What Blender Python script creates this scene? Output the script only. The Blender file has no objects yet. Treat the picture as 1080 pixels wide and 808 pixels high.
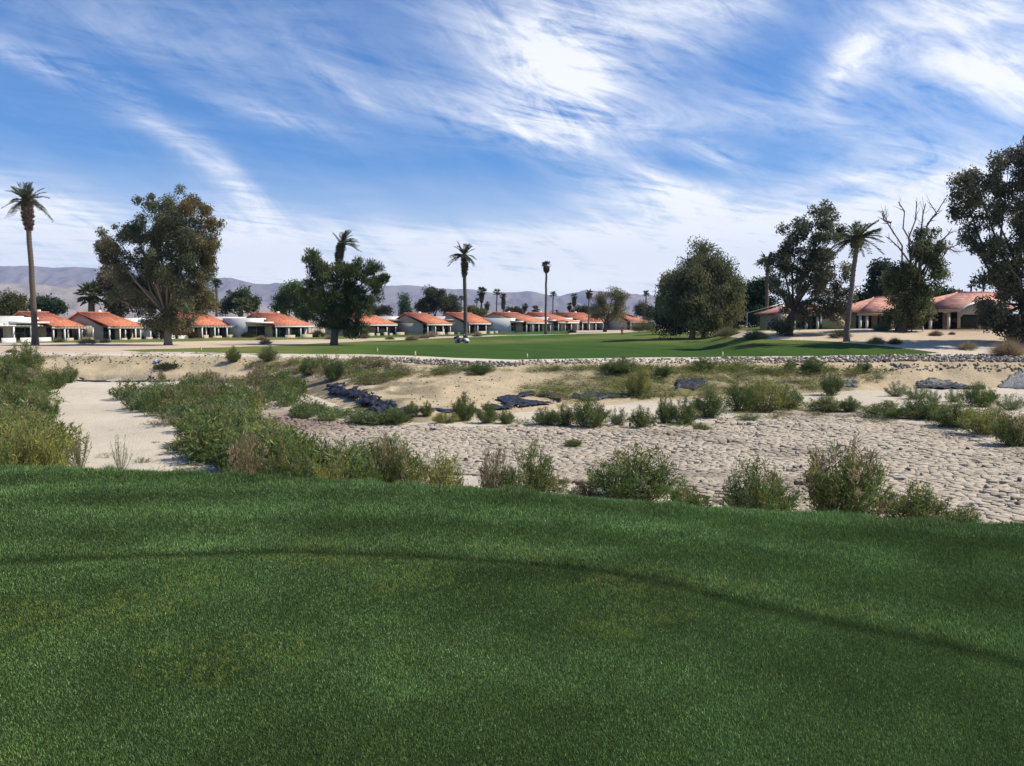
import bpy, math, random
import numpy as np
from mathutils import Vector, Matrix
from mathutils.geometry import delaunay_2d_cdt

random.seed(7); RNG = np.random.default_rng(11)
SC = bpy.context.scene
# ------------------------------------------------------------------ camera
FPX, CXP, CYP = 900.0, 540.0, 404.0            # focal length and centre in photo pixels (1080 x 808)
PITCH = math.atan(62/900.0)
CAMZ = 1.65
SP, CP = math.sin(PITCH), math.cos(PITCH)
cam_d = bpy.data.cameras.new('camera'); cam = bpy.data.objects.new('camera', cam_d)
SC.collection.objects.link(cam); SC.camera = cam
cam.location = (0, 0, CAMZ); cam.rotation_euler = (math.pi/2 - PITCH, 0, 0)
cam_d.sensor_width = 36; cam_d.lens = 36*FPX/1080; cam_d.clip_start = 0.05; cam_d.clip_end = 60000
# ------------------------------------------------------------------ sun, exposure
SUN_EL = math.radians(47); SUN_AZ = math.radians(86)    # azimuth from +y towards +x
sv = Vector((math.sin(SUN_AZ)*math.cos(SUN_EL), math.cos(SUN_AZ)*math.cos(SUN_EL), math.sin(SUN_EL)))
sun_d = bpy.data.lights.new('sun', 'SUN'); sun = bpy.data.objects.new('sun', sun_d)
SC.collection.objects.link(sun)
sun.rotation_euler = sv.to_track_quat('Z', 'Y').to_euler()
sun_d.energy = 4.6; sun_d.angle = math.radians(0.5); sun_d.color = (1.0, 0.93, 0.80)
SC.view_settings.view_transform = 'Standard'; SC.view_settings.look = 'None'
SC.view_settings.exposure = 0.36; SC.view_settings.gamma = 1.0
SC.view_settings.use_curve_mapping = False
cy = SC.cycles
cy.max_bounces = 5; cy.diffuse_bounces = 2; cy.glossy_bounces = 2; cy.transmission_bounces = 3
cy.transparent_max_bounces = 6; cy.volume_bounces = 0; cy.caustics_reflective = False; cy.caustics_refractive = False

# ------------------------------------------------------------------ node helper
class NT:
    def __init__(s, tree): s.t = tree
    def n(s, typ, ins=None, **kw):
        nd = s.t.nodes.new(typ)
        for k, v in kw.items(): setattr(nd, k, v)
        if ins:
            for k, v in ins.items():
                sock = nd.inputs[k]
                if isinstance(v, bpy.types.NodeSocket): s.t.links.new(v, sock)
                else: sock.default_value = v
        return nd
    def m(s, op, a, b=0.0, c=0.0, clamp=False):
        nd = s.n('ShaderNodeMath', {0: a, 1: b, 2: c}, operation=op); nd.use_clamp = clamp
        return nd.outputs[0]
    def mix(s, f, a, b, bt='MIX'):
        nd = s.t.nodes.new('ShaderNodeMix'); nd.data_type = 'RGBA'; nd.blend_type = bt
        for k, v in ((0, f), (6, a), (7, b)):
            if isinstance(v, bpy.types.NodeSocket): s.t.links.new(v, nd.inputs[k])
            else: nd.inputs[k].default_value = v if k == 0 else (tuple(v)+(1,))[:4]
        return nd.outputs[2]
    def ramp(s, f, stops):
        nd = s.n('ShaderNodeValToRGB', {0: f}); cr = nd.color_ramp
        while len(cr.elements) < len(stops): cr.elements.new(0.5)
        for e, (p, c) in zip(cr.elements, stops):
            e.position = p; e.color = (tuple(c)+(1,))[:4] if not isinstance(c, float) else (c, c, c, 1)
        return nd.outputs[0]
    def link(s, a, b): s.t.links.new(a, b)

# ------------------------------------------------------------------ sky with cirrus
world = bpy.data.worlds.new('World'); SC.world = world; world.use_nodes = True
wt = world.node_tree; wt.nodes.clear(); W = NT(wt)
sky = W.n('ShaderNodeTexSky', sky_type='NISHITA', sun_disc=False, sun_elevation=SUN_EL, sun_rotation=SUN_AZ,
          altitude=50, air_density=1.0, dust_density=0.4, ozone_density=2.5)
tc = W.n('ShaderNodeTexCoord')
sep = W.n('ShaderNodeSeparateXYZ', {0: tc.outputs['Generated']})
dx, dy, dz = sep.outputs
az = W.m('ARCTAN2', dx, dy); el = W.m('ARCSINE', dz)
ang = W.n('ShaderNodeCombineXYZ', {0: az, 1: el}).outputs[0]
zz = W.m('ADD', W.m('MAXIMUM', dz, 0.0), 0.10)
pl = W.n('ShaderNodeCombineXYZ', {0: W.m('DIVIDE', dx, zz), 1: W.m('DIVIDE', dy, zz)}).outputs[0]
def blob(u, v, ru, rv, rot):
    a = math.atan((u-CXP)/FPX); e = math.atan((342-v)/FPX)*math.cos(a)
    mp = W.n('ShaderNodeMapping', {0: ang, 1: (a, e, 0), 2: (0, 0, math.radians(rot)), 3: (ru/FPX, rv/FPX, 1)}, vector_type='TEXTURE')
    return W.n('ShaderNodeTexGradient', {0: mp.outputs[0]}, gradient_type='QUADRATIC_SPHERE').outputs[1]
def noise(vec, scale, detail, rough, dist, rot=0, st=(1, 1, 1), loc=(0, 0, 0)):
    mp = W.n('ShaderNodeMapping', {0: vec, 1: loc, 2: (0, 0, math.radians(rot)), 3: (1/st[0], 1/st[1], 1)}, vector_type='TEXTURE')
    return W.n('ShaderNodeTexNoise', {'Vector': mp.outputs[0], 'Scale': scale, 'Detail': detail, 'Roughness': rough, 'Distortion': dist}).outputs[0]
n_big = noise(pl, 0.9, 5, 0.55, 0.6, 20, (1, 1, 1), (3.1, 1.7, 0))
n_str = noise(pl, 2.4, 10, 0.66, 1.3, 35, (0.6, 1.7, 1), (0.3, 5.2, 0))
n_fin = noise(ang, 11.0, 10, 0.68, 1.2, -28, (0.8, 2.6, 1), (1.3, 0.4, 0))
# (u, v, ru, rv, rotation anticlockwise in degrees, weight): where the photograph has its cirrus banks
blobs = [(560,60,190,95,-35,1.0),(600,90,110,90,-50,1.0),(520,125,150,36,-12,.75),(680,20,200,80,15,.8),(770,10,120,60,20,.6),(575,140,90,30,-20,.7),
         (1020,20,170,110,-8,1.05),(1060,90,120,50,-18,1.0),(900,60,90,45,40,.75),(880,80,50,25,50,.5),
         (700,130,240,50,0,.32),(880,140,260,36,-18,.45),(980,190,150,42,-6,.6),
         (330,60,300,80,-12,.18),(150,40,240,50,-12,.24),(40,68,110,16,-17,.8),(110,82,90,12,-17,.45),
         (210,165,150,20,-38,.45),(265,205,100,18,-48,.55),(300,128,110,16,-12,.55),(165,135,70,14,-12,.35),
         (0,250,160,62,-10,1.1),(90,235,120,40,-12,.7),(270,275,110,60,0,1.15),(250,240,70,40,-30,.6),
         (420,252,220,28,-6,.6),(480,290,300,55,0,1.0),(700,215,130,32,-8,1.1),(690,192,70,22,-28,.9),(760,168,60,16,-20,.8),(640,260,240,40,0,.9),
         (900,240,300,70,0,1.0),(780,270,260,60,0,.9),(1000,280,260,80,0,1.0),(895,190,40,10,0,.7),(380,105,70,18,-25,.6),
         (-400,200,400,120,-10,.9),(1500,150,420,150,0,.9)]
acc = None
for (u, v, ru, rv, rot, w_) in blobs:
    b = W.m('MULTIPLY', blob(u, v, ru*1.22, rv*1.22, rot), w_)
    acc = b if acc is None else W.m('ADD', acc, b)
hz = W.m('MULTIPLY', W.m('SUBTRACT', 1.0, W.m('DIVIDE', el, 0.18), clamp=True), 1.05)      # milky veil low down
tex = W.m('ADD', W.m('MULTIPLY', W.m('SUBTRACT', n_str, 0.5), 1.5), W.m('MULTIPLY', W.m('SUBTRACT', n_fin, 0.5), 1.25))
tex = W.m('ADD', tex, W.m('MULTIPLY', W.m('SUBTRACT', n_big, 0.5), 0.6))
cl = W.m('ADD', W.m('MULTIPLY', acc, W.m('ADD', 0.62, W.m('MULTIPLY', tex, 1.45))), W.m('MULTIPLY', tex, 0.12))
cl = W.m('ADD', W.m('MAXIMUM', W.m('ADD', cl, 0.02), 0.0), W.m('MULTIPLY', hz, 0.8))
cl = W.m('SMOOTH_MIN', W.m('MAXIMUM', cl, 0.0), 0.93, 0.25)
skc = W.mix(1.0, sky.outputs[0], (0.40, 0.75, 1.16), 'MULTIPLY')
cloudc = W.mix(W.m('DIVIDE', el, 0.35, clamp=True), (12.3, 11.9, 11.4), (8.8, 9.0, 9.4))
wc = W.mix(cl, skc, cloudc)
bg = W.n('ShaderNodeBackground', {0: wc, 1: 0.095})
W.link(bg.outputs[0], W.n('ShaderNodeOutputWorld').inputs[0])

# ------------------------------------------------------------------ numpy noise
_T = RNG.random((256, 256))
def vnoise(x, y):
    xi = np.floor(x).astype(np.int64); yi = np.floor(y).astype(np.int64)
    fx = x-xi; fy = y-yi; fx = fx*fx*(3-2*fx); fy = fy*fy*(3-2*fy)
    a = _T[xi & 255, yi & 255]; b = _T[(xi+1) & 255, yi & 255]; c = _T[xi & 255, (yi+1) & 255]; d = _T[(xi+1) & 255, (yi+1) & 255]
    return (a*(1-fx)+b*fx)*(1-fy)+(c*(1-fx)+d*fx)*fy
def fbm(x, y, o=4, g=0.5):
    s = 0; a = 1; t = 0
    for i in range(o):
        s = s+a*vnoise(x*2**i+17.3*i, y*2**i+9.1*i); t += a; a *= g
    return s/t
def sm(a, b, x):
    t = np.clip((x-a)/(b-a), 0, 1); return t*t*(3-2*t)

# ------------------------------------------------------------------ image <-> world
def uv_of(x, y, z):
    dz_ = z-CAMZ; dep = y*CP-dz_*SP; up = y*SP+dz_*CP
    return CXP+FPX*x/dep, CYP-FPX*up/dep
def z_at(v, Y):                     # height of a point seen at image row v, at forward distance Y
    t = (CYP-v)/FPX; return CAMZ+Y*(t*CP-SP)/(CP+t*SP)
def x_at(u, Y, z=0.0):
    return (u-CXP)/FPX*(Y*CP-(z-CAMZ)*SP)
def tab(u, pts):
    p = np.array(pts, float); return np.interp(u, p[:, 0], p[:, 1])

# ------------------------------------------------------------------ terrain
ZF = -3.35                           # level of the dry pond bed
T_EDGE = [(-700,478),(-300,484),(0,492),(250,503),(500,518),(750,538),(1080,558),(1400,578),(1800,600)]
T_RING = [(-700,640),(-200,606),(0,597),(150,589),(300,585),(450,589),(560,596),(640,606),(720,622),(800,642),(900,663),(1000,685),(1080,706),(1300,790),(1800,900)]
T_FAR = [(-400,405),(0,402),(100,401),(200,402),(260,406),(310,412),(350,425),(400,440),(440,447),(555,435),(620,429),(700,423),(800,417),(900,412),(1000,409),(1200,408)]
T_RIM = [(-400,82),(0,82),(200,81),(300,78),(400,74),(500,69),(600,68),(700,68),(800,70),(900,71),(1000,71),(1200,71)]
GY = [70, 75, 85, 100, 125, 145, 155, 175, 200, 215, 300, 700, 2000]
GU = [200, 490, 730, 805, 920]
GZ = np.array([[-1.35,-1.35,-1.35,-1.38,-1.4,-1.1,-1.05,-.9,-.7,-.5,-.3,0,6],
               [-1.35,-1.35,-1.38,-1.5,-1.55,-1.65,-1.7,-1.2,-.7,-.38,-.3,0,6],
               [-1.35,-1.35,-1.3,-1.0,-.3,-.1,0,.1,.2,.2,.2,.4,6],
               [-1.35,-1.3,-.5,.95,1.15,1.2,1.2,1.2,1.2,1.2,1.2,1.2,6],
               [-1.3,-1.2,-.1,1.1,1.3,1.3,1.3,1.3,1.3,1.3,1.3,1.4,6]])
def uD(x, y):
    th = np.clip(np.arctan2(x, y), -0.93, 0.93); r = np.hypot(x, y)
    return CXP+FPX*np.tan(th), r*np.cos(th)
def H(x, y):
    x = np.asarray(x, float); y = np.asarray(y, float)
    u, D = uD(x, y)
    de = CAMZ*FPX/(tab(u, T_EDGE)-342)
    dr = CAMZ*FPX/(tab(u, T_RING)-342)
    df = (CAMZ-ZF)*FPX/(tab(u, T_FAR)-342)
    dm = tab(u, T_RIM)
    # outer ground
    cols = [np.interp(D, GY, GZ[i]) for i in range(5)]
    t = np.interp(u, GU, [0, 1, 2, 3, 4]); i0 = np.clip(np.floor(t).astype(int), 0, 3); f = t-i0; f = f*f*(3-2*f)
    C = np.stack(cols); g = np.take_along_axis(C, i0[None], 0)[0]*(1-f)+np.take_along_axis(C, i0[None]+1, 0)[0]*f
    g = g+(fbm(x/9, y/9, 3)-.5)*.16*sm(70, 90, D)*(1-sm(400, 800, D))
    lawn = -0.010*np.exp(-((D-dr)/0.16)**2)+(fbm(x/1.6+4, y/1.6, 3)-.5)*.05
    floor = ZF+(fbm(x/5, y/5, 4)-.5)*.28+(fbm(x/1.3, y/1.3, 3)-.5)*.07
    floor = floor+0.42*np.exp(-((D-de-16)/3.0)**2)*sm(440, 600, u)*(1-sm(760, 860, u))       # pale berm below the lawn edge
    k1b = np.clip((D-de)/11.5, 0, 1); k1 = 1-(1-k1b)**2; k1 = k1*sm(-.02, .05, k1b)
    nb = (fbm(x/2.2, y/2.2, 4)-.5)
    z = lawn*(1-k1)+floor*k1
    q = np.clip((D-df)/(dm-df), 0, 1); k2 = .75*q+.25*sm(0, 1, q)
    cut = 0.38*sm(0, .06, q)*(1-sm(.15, .6, q))*(1-sm(230, 330, u))      # eroded cut at the left
    z = np.where(D > df, floor*(1-k2)+g*k2+cut+nb*.5*np.sin(np.pi*q), z)
    z = np.where(D > dm, g, z)
    # lip of the near lawn rolls off
    return z
def hit(u, v):
    u = np.atleast_1d(np.asarray(u, float)); v = np.atleast_1d(np.asarray(v, float))
    Y = np.concatenate([np.linspace(2.5, 40, 260), np.linspace(40.2, 110, 380), np.linspace(110.5, 320, 320)])
    ox = np.empty(len(u)); oy = np.empty(len(u))
    for i in range(0, len(u), 400):
        uu = u[i:i+400, None]; vv = v[i:i+400, None]
        zr = z_at(vv, Y[None]); xr = x_at(uu, Y[None], zr)
        below = zr <= H(xr, np.broadcast_to(Y[None], xr.shape)); k = np.argmax(below, 1); k[~below.any(1)] = len(Y)-1
        k = np.maximum(k, 1); r = np.arange(len(k))
        oy[i:i+400] = (Y[k]+Y[k-1])/2; ox[i:i+400] = (xr[r, k]+xr[r, k-1])/2
    return ox, oy, H(ox, oy)
def in_poly(px, py, poly):
    c = np.zeros(np.shape(px), bool); n = len(poly)
    for i in range(n):
        x1, y1 = poly[i]; x2, y2 = poly[(i+1) % n]
        if y1 == y2: continue
        c ^= ((y1 > py) != (y2 > py)) & (px < (x2-x1)*(py-y1)/(y2-y1)+x1)
    return c
def scatter(poly, n, rs=None):
    rs = rs or RNG; p = np.array(poly, float); lo = p.min(0); hi = p.max(0); out = []
    while len(out) < n:
        q = lo+(hi-lo)*rs.random((n*2, 2)); out += list(q[in_poly(q[:, 0], q[:, 1], poly)])
    q = np.array(out[:n]); return q[:, 0], q[:, 1]

# ------------------------------------------------------------------ mesh helpers
def link(o, parent=None):
    SC.collection.objects.link(o)
    if parent: o.parent = parent
    return o
def tag(o, label=None, cat=None, group=None, kind=None):
    if label: o['label'] = label
    if cat: o['category'] = cat
    if group: o['group'] = group
    if kind: o['kind'] = kind
    return o
def empty(name, loc, rz=0, label=None, cat=None, group=None):
    o = bpy.data.objects.new(name, None); o.empty_display_size = .3; link(o); o.location = loc; o.rotation_euler = (0, 0, rz)
    return tag(o, label, cat, group)
def np_mesh(name, V, Q=None, T=None, col=None, mat=None, smooth=False, uvs=None, mi=None):
    V = np.asarray(V, np.float32); me = bpy.data.meshes.new(name)
    Q = np.zeros((0, 4), np.int32) if Q is None else np.asarray(Q, np.int32).reshape(-1, 4)
    T = np.zeros((0, 3), np.int32) if T is None else np.asarray(T, np.int32).reshape(-1, 3)
    me.vertices.add(len(V)); me.vertices.foreach_set('co', V.ravel())
    li = np.concatenate([Q.ravel(), T.ravel()]); me.loops.add(len(li)); me.loops.foreach_set('vertex_index', li)
    st = np.concatenate([np.arange(len(Q))*4, len(Q)*4+np.arange(len(T))*3]).astype(np.int32)
    me.polygons.add(len(st)); me.polygons.foreach_set('loop_start', st)
    if smooth: me.polygons.foreach_set('use_smooth', np.ones(len(st), bool))
    if col is not None:
        a = me.color_attributes.new('tint', 'FLOAT_COLOR', 'POINT')
        c = np.ones((len(V), 4), np.float32); c[:, :3] = col; a.data.foreach_set('color', c.ravel())
    me.update(calc_edges=True); me.validate(clean_customdata=False)
    if mat: me.materials.append(mat)
    return me
class MB:
    """collects raw geometry, builds ONE mesh object"""
    def __init__(s): s.V = []; s.Q = []; s.T = []; s.C = []; s.n = 0
    def add(s, V, Q=None, T=None, col=(1, 1, 1)):
        V = np.asarray(V, float).reshape(-1, 3)
        if Q is not None and len(Q): s.Q.append(np.asarray(Q).reshape(-1, 4)+s.n)
        if T is not None and len(T): s.T.append(np.asarray(T).reshape(-1, 3)+s.n)
        c = np.asarray(col, float)
        if c.ndim == 1: c = np.broadcast_to(c, (len(V), 3))
        s.C.append(c); s.V.append(V); s.n += len(V); return s
    def arrays(s):
        return (np.concatenate(s.V), np.concatenate(s.Q) if s.Q else np.zeros((0, 4), int),
                np.concatenate(s.T) if s.T else np.zeros((0, 3), int), np.concatenate(s.C))
    def mesh(s, name, mat, smooth=False):
        V, Q, T, C = s.arrays(); return np_mesh(name, V, Q, T, C, mat, smooth)
    def obj(s, name, mat, parent=None, smooth=False):
        return link(bpy.data.objects.new(name, s.mesh(name, mat, smooth)), parent)
    def box(s, x0, x1, y0, y1, z0, z1, col=(1, 1, 1)):
        V = [(x, y, z) for z in (z0, z1) for y in (y0, y1) for x in (x0, x1)]
        return s.add(V, [(0, 2, 3, 1), (4, 5, 7, 6), (0, 1, 5, 4), (2, 6, 7, 3), (0, 4, 6, 2), (1, 3, 7, 5)], col=col)
    def prism(s, pts, y0, y1, axis='y', col=(1, 1, 1)):
        """outline pts (a, z) extruded along an axis"""
        n = len(pts)
        f = (lambda a, z, e: (a, e, z)) if axis == 'y' else ((lambda a, z, e: (e, a, z)) if axis == 'x' else (lambda a, z, e: (a, z, e)))
        V = [f(a, z, y0) for a, z in pts]+[f(a, z, y1) for a, z in pts]
        Qs = [(i, (i+1) % n, n+(i+1) % n, n+i) for i in range(n)]
        c = np.mean(V[:n], 0); c2 = np.mean(V[n:], 0); V += [tuple(c), tuple(c2)]
        Ts = [(i, 2*n, (i+1) % n) for i in range(n)]+[(n+i, n+(i+1) % n, 2*n+1) for i in range(n)]
        return s.add(V, Qs, Ts, col)
    def tube(s, pts, rad, k=6, col=(1, 1, 1), cap=True):
        P = np.asarray(pts, float); n = len(P); R = np.broadcast_to(np.asarray(rad, float), (n,))
        D = np.gradient(P, axis=0); D /= np.linalg.norm(D, axis=1)[:, None]+1e-9
        a = np.array([0, 0, 1.]) if abs(D[0][2]) < .9 else np.array([1., 0, 0])
        V = []
        for i in range(n):
            x = np.cross(D[i], a); x /= np.linalg.norm(x)+1e-9; y = np.cross(D[i], x)
            for j in range(k):
                t = 2*math.pi*j/k; V.append(P[i]+R[i]*(math.cos(t)*x+math.sin(t)*y))
        Qs = [(i*k+j, i*k+(j+1) % k, (i+1)*k+(j+1) % k, (i+1)*k+j) for i in range(n-1) for j in range(k)]
        Ts = []
        if cap:
            V += [P[0], P[-1]]; Ts = [(j, n*k, (j+1) % k) for j in range(k)]+[((n-1)*k+j, (n-1)*k+(j+1) % k, n*k+1) for j in range(k)]
        return s.add(V, Qs, Ts, col)
    def leaves(s, C, D, L, Wd, col, rs=None):
        """rhombic leaves: base C, direction D (unit), length L, width Wd"""
        rs = rs or RNG; C = np.asarray(C); n = len(C); D = np.asarray(D, float); D = D/(np.linalg.norm(D, axis=1)[:, None]+1e-9)
        r = rs.normal(size=(n, 3)); S = np.cross(D, r); S /= np.linalg.norm(S, axis=1)[:, None]+1e-9
        L = np.broadcast_to(L, (n,))[:, None]; Wd = np.broadcast_to(Wd, (n,))[:, None]
        V = np.stack([C, C+D*L*.45+S*Wd/2, C+D*L, C+D*L*.45-S*Wd/2], 1).reshape(-1, 3)
        Qs = np.arange(n*4).reshape(n, 4); c = np.asarray(col, float)
        c = np.broadcast_to(c, (n, 3)) if c.ndim == 1 else c
        return s.add(V, Qs, col=np.repeat(c, 4, 0))

# ------------------------------------------------------------------ materials
def mat(name, col=(.5, .5, .5), rough=.8, nscale=0, namp=.2, bump=0, bscale=20, tint=False, spec=.3, metal=0, trans=0, extra=None):
    m = bpy.data.materials.new(name); m.use_nodes = True; t = m.node_tree; t.nodes.clear(); N = NT(t)
    out = N.n('ShaderNodeOutputMaterial'); co = N.n('ShaderNodeTexCoord').outputs['Object']
    base = (tuple(col)+(1,))[:4]
    rgb = N.n('ShaderNodeRGB'); rgb.outputs[0].default_value = base; c = rgb.outputs[0]
    if tint: c = N.n('ShaderNodeAttribute', attribute_name='tint').outputs[0]
    if nscale:
        nz = N.n('ShaderNodeTexNoise', {'Vector': co, 'Scale': nscale, 'Detail': 6, 'Roughness': .6}).outputs[0]
        f = N.m('ADD', N.m('MULTIPLY', N.m('SUBTRACT', nz, .5), 2.6*namp), 1.0)
        c = N.mix(1.0, c, N.n('ShaderNodeCombineXYZ', {0: f, 1: f, 2: f}).outputs[0], 'MULTIPLY')
    if extra: c = extra(N, co, c)
    p = N.n('ShaderNodeBsdfPrincipled', {'Base Color': c, 'Roughness': rough, 'Metallic': metal, 'Specular IOR Level': spec})
    if bump:
        bn = N.n('ShaderNodeTexNoise', {'Vector': co, 'Scale': bscale, 'Detail': 5, 'Roughness': .65}).outputs[0]
        N.link(N.n('ShaderNodeBump', {'Height': bn, 'Strength': min(bump, 1), 'Distance': bump*.1}).outputs[0], p.inputs['Normal'])
    sh = p.outputs[0]
    if trans:
        tr = N.n('ShaderNodeBsdfTranslucent', {0: c}); sh = N.n('ShaderNodeMixShader', {0: trans, 1: sh, 2: tr.outputs[0]}).outputs[0]
    N.link(sh, out.inputs[0]); return m
M = {}
M['leaf'] = mat('foliage', tint=True, rough=.6, trans=.42, spec=.12)
M['leafdry'] = mat('dry_foliage', tint=True, rough=.8, trans=.2, spec=.1)
M['bark'] = mat('bark', tint=True, rough=.9, nscale=6, namp=.35, bump=.6, bscale=12)
M['grassblade'] = mat('turf_blade', tint=True, rough=.45, trans=.25, spec=.12)
M['lawn'] = mat('turf_soil', tint=True, rough=1, nscale=60, namp=.4, spec=0)
M['fair'] = mat('fairway_turf', tint=True, rough=1.0, nscale=1.2, namp=.18, bump=.9, bscale=9, spec=.05)
M['sand'] = mat('desert_sand', tint=True, rough=.95, nscale=1.4, namp=.12, bump=.7, bscale=3.5, spec=0)
M['bank'] = mat('bank_soil', tint=True, rough=.95, nscale=3.0, namp=.14, bump=1.0, bscale=5, spec=0)
M['mud'] = mat('dry_mud', tint=True, rough=.95, nscale=5, namp=.14, bump=.8, bscale=11, spec=0)
M['path'] = mat('path_concrete', (.36, .35, .35), .9, 3, .08)
M['rock'] = mat('rubble_rock', tint=True, rough=.9, nscale=4, namp=.25)
M['hill'] = mat('mountain_rock', tint=True, rough=1, nscale=.004, namp=.25, spec=0)
def tiles(N, co, c):
    s = N.n('ShaderNodeSeparateXYZ', {0: co}).outputs
    cell = N.n('ShaderNodeCombineXYZ', {0: N.m('FLOOR', N.m('MULTIPLY', s[0], 2.6)), 1: N.m('FLOOR', N.m('MULTIPLY', s[1], 2.2))}).outputs[0]
    wn = N.n('ShaderNodeTexWhiteNoise', {'Vector': cell}, noise_dimensions='2D').outputs[0]
    nz = N.n('ShaderNodeTexNoise', {'Vector': co, 'Scale': .9, 'Detail': 4}).outputs[0]
    f = N.m('ADD', N.m('ADD', N.m('MULTIPLY', wn, .5), .62), N.m('MULTIPLY', N.m('SUBTRACT', nz, .5), .5))
    return N.mix(1.0, c, N.n('ShaderNodeCombineXYZ', {0: f, 1: f, 2: f}).outputs[0], 'MULTIPLY')
M['tile'] = mat('terracotta_tile', (.58, .19, .095), .8, extra=tiles)
M['tilep'] = mat('pink_clay_tile', (.54, .26, .19), .8, extra=tiles)
M['white'] = mat('white_stucco', (.72, .70, .64), .85, 2, .06)
M['beige'] = mat('beige_stucco', (.50, .43, .32), .9, 1.2, .12)
M['beige2'] = mat('sand_stucco', (.46, .38, .27), .9, 1.2, .12)
M['glass'] = mat('window_glass', (.02, .024, .028), .12, spec=.5)
M['shade'] = mat('opening_shade', (.025, .03, .02), .95, 4, .4)  # shade inside the garden wall opening, put into the colour
M['timber'] = mat('pale_timber', (.55, .50, .40), .8, 5, .15)
M['frame'] = mat('window_frame', (.35, .32, .28), .6)
M['plast'] = mat('black_liner', (.016, .018, .024), .5, 3, .3, bump=.9, bscale=4, spec=.5)
M['plastg'] = mat('faded_liner', (.075, .078, .09), .55, 3, .3, bump=.9, bscale=3, spec=.5)
M['metal'] = mat('galvanised_pipe', (.42, .43, .43), .45, metal=.6)
M['stake'] = mat('yellow_paint', (.50, .47, .20), .7)

# =================================================================== THE SETTING
# ---- terrain fan: one sheet of faces, shared out among ground, lawn, pond bed, bank, fairway and path
fov = math.atan(600/900.)
th = np.concatenate([np.linspace(-math.pi, -.95, 40, endpoint=False), np.linspace(-.95, -fov, 90, endpoint=False),
                     np.linspace(-fov, fov, 1000, endpoint=False), np.linspace(fov, .95, 90, endpoint=False), np.linspace(.95, math.pi, 40)])
thc = np.clip(np.abs(th), 0, .93)
Dr = np.concatenate([[.01, .6, 1.2], np.geomspace(1.8, 5.5, 34, endpoint=False), np.linspace(5.5, 22, 150, endpoint=False), np.linspace(22, 92, 270, endpoint=False),
                     np.linspace(92, 235, 200, endpoint=False), np.geomspace(235, 1200, 50, endpoint=False), np.geomspace(1200, 16000, 14)])
RR = Dr[:, None]/np.cos(thc)[None]
X = RR*np.sin(th)[None]; Y = RR*np.cos(th)[None]
Z = H(X, Y); Z = np.where(RR > 3000, Z-0.0, Z)
nr, nc = X.shape
idx = np.arange(nr*nc).reshape(nr, nc)
quads = np.stack([idx[:-1, :-1], idx[:-1, 1:], idx[1:, 1:], idx[1:, :-1]], -1).reshape(-1, 4)[:, ::-1]
fx = (X[:-1, :-1]+X[1:, 1:])/2; fy = (Y[:-1, :-1]+Y[1:, 1:])/2; fz = (Z[:-1, :-1]+Z[1:, 1:])/2
fu, fD = uD(fx, fy)
front = fy > 1
_, fv = uv_of(fx, np.where(front, fy, 1), fz); fv = np.where(front, fv, 700)
de = CAMZ*FPX/(tab(fu, T_EDGE)-342); df = (CAMZ-ZF)*FPX/(tab(fu, T_FAR)-342); dm = tab(fu, T_RIM)
j1 = (fbm(fx/1.1, fy/1.1, 3)-.5)*1.2; j2 = (fbm(fx/3, fy/3, 3)-.5)
reg = np.zeros(fx.shape, int)                                   # 0 ground
reg[fD < de+1.6+j1*.18] = 1                                          # lawn
reg[(fD >= de+1.6+j1*.18) & (fD < de+8+j1)] = 3                      # near bank
reg[(fD >= de+8+j1) & (fD < df+j1*.5)] = 2                       # pond bed
reg[(fD >= df+j1*.5) & (fD < dm+j1)] = 3                         # bank
FAIR = [(125,369.2),(200,367.6),(290,364.5),(335,362),(395,359.5),(440,358),(500,355.5),(560,353.5),(650,351.5),(690,348.8),(735,350.5),(775,356.0),(830,358.2),(880,360),(935,364.8),(990,371.8),(975,373.5),
        (860,375.5),(740,376.5),(650,377.5),(545,379.2),(480,377.5),(430,375.2),(380,373.8),(300,373.2),(210,371.5),(150,371)]
STRIP = [(-60,362.6),(130,361.4),(250,359.4),(360,357.6),(440,355.4),(520,353.6),(600,352.4),(600,349),(440,350),(250,352),(-60,354)]     # turf along the houses
RST = [(760,349.3),(840,348.0),(940,346.4),(1300,346.6),(1300,342),(940,342),(760,345)]
yj = (fbm(fx/4, fy/12, 3)-.5)*2.2
far = (reg == 0) & front & (fD < 420)
reg[far & in_poly(fu, fv+yj*.6, FAIR)] = 4
reg[far & in_poly(fu, fv+yj*.4, STRIP)] = 4
reg[far & in_poly(fu, fv+yj*.3, RST)] = 4
PATH = [(958,366.2),(1400,369.5),(1400,371.5),(958,367.6)]
reg[far & in_poly(fu, fv, PATH)] = 5
# tints (real surface colours, patchy)
nz1 = fbm(X/7, Y/7, 4); nz2 = fbm(X/1.7+9, Y/1.7, 4); nz3 = fbm(X/30, Y/30, 3)
vu, vD = uD(X, Y); vfr = Y > 1; _, vv = uv_of(X, np.where(vfr, Y, 1), Z); vv = np.where(vfr, vv, 700)
def mixc(a, b, f): f = np.clip(f, 0, 1)[..., None]; return np.array(a)*(1-f)+np.array(b)*f
sandc = mixc((.58, .46, .33), (.47, .37, .26), (nz1-.3)*2)
sandc = mixc(sandc, (.60, .54, .45), np.exp(-((vD-tab(vu, T_RIM)-2)/6)**2))
sandc = mixc(sandc, (.30, .25, .18), sm(260, 500, vD))
bankc = mixc((.52, .41, .26), (.43, .34, .215), (nz2-.35)*2.2)
bankc = mixc(bankc, (.30, .26, .15), sm(.46, .62, nz1)*sm(520, 620, vu)*(1-sm(880, 960, vu))*sm(384, 390, vv)*(1-sm(415, 422, vv)))
bankc = mixc(bankc, (.24, .20, .13), sm(.45, .6, nz2)*(1-sm(400, 520, vu))*sm(378, 384, vv)*sm(230, 300, vu))
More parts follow.
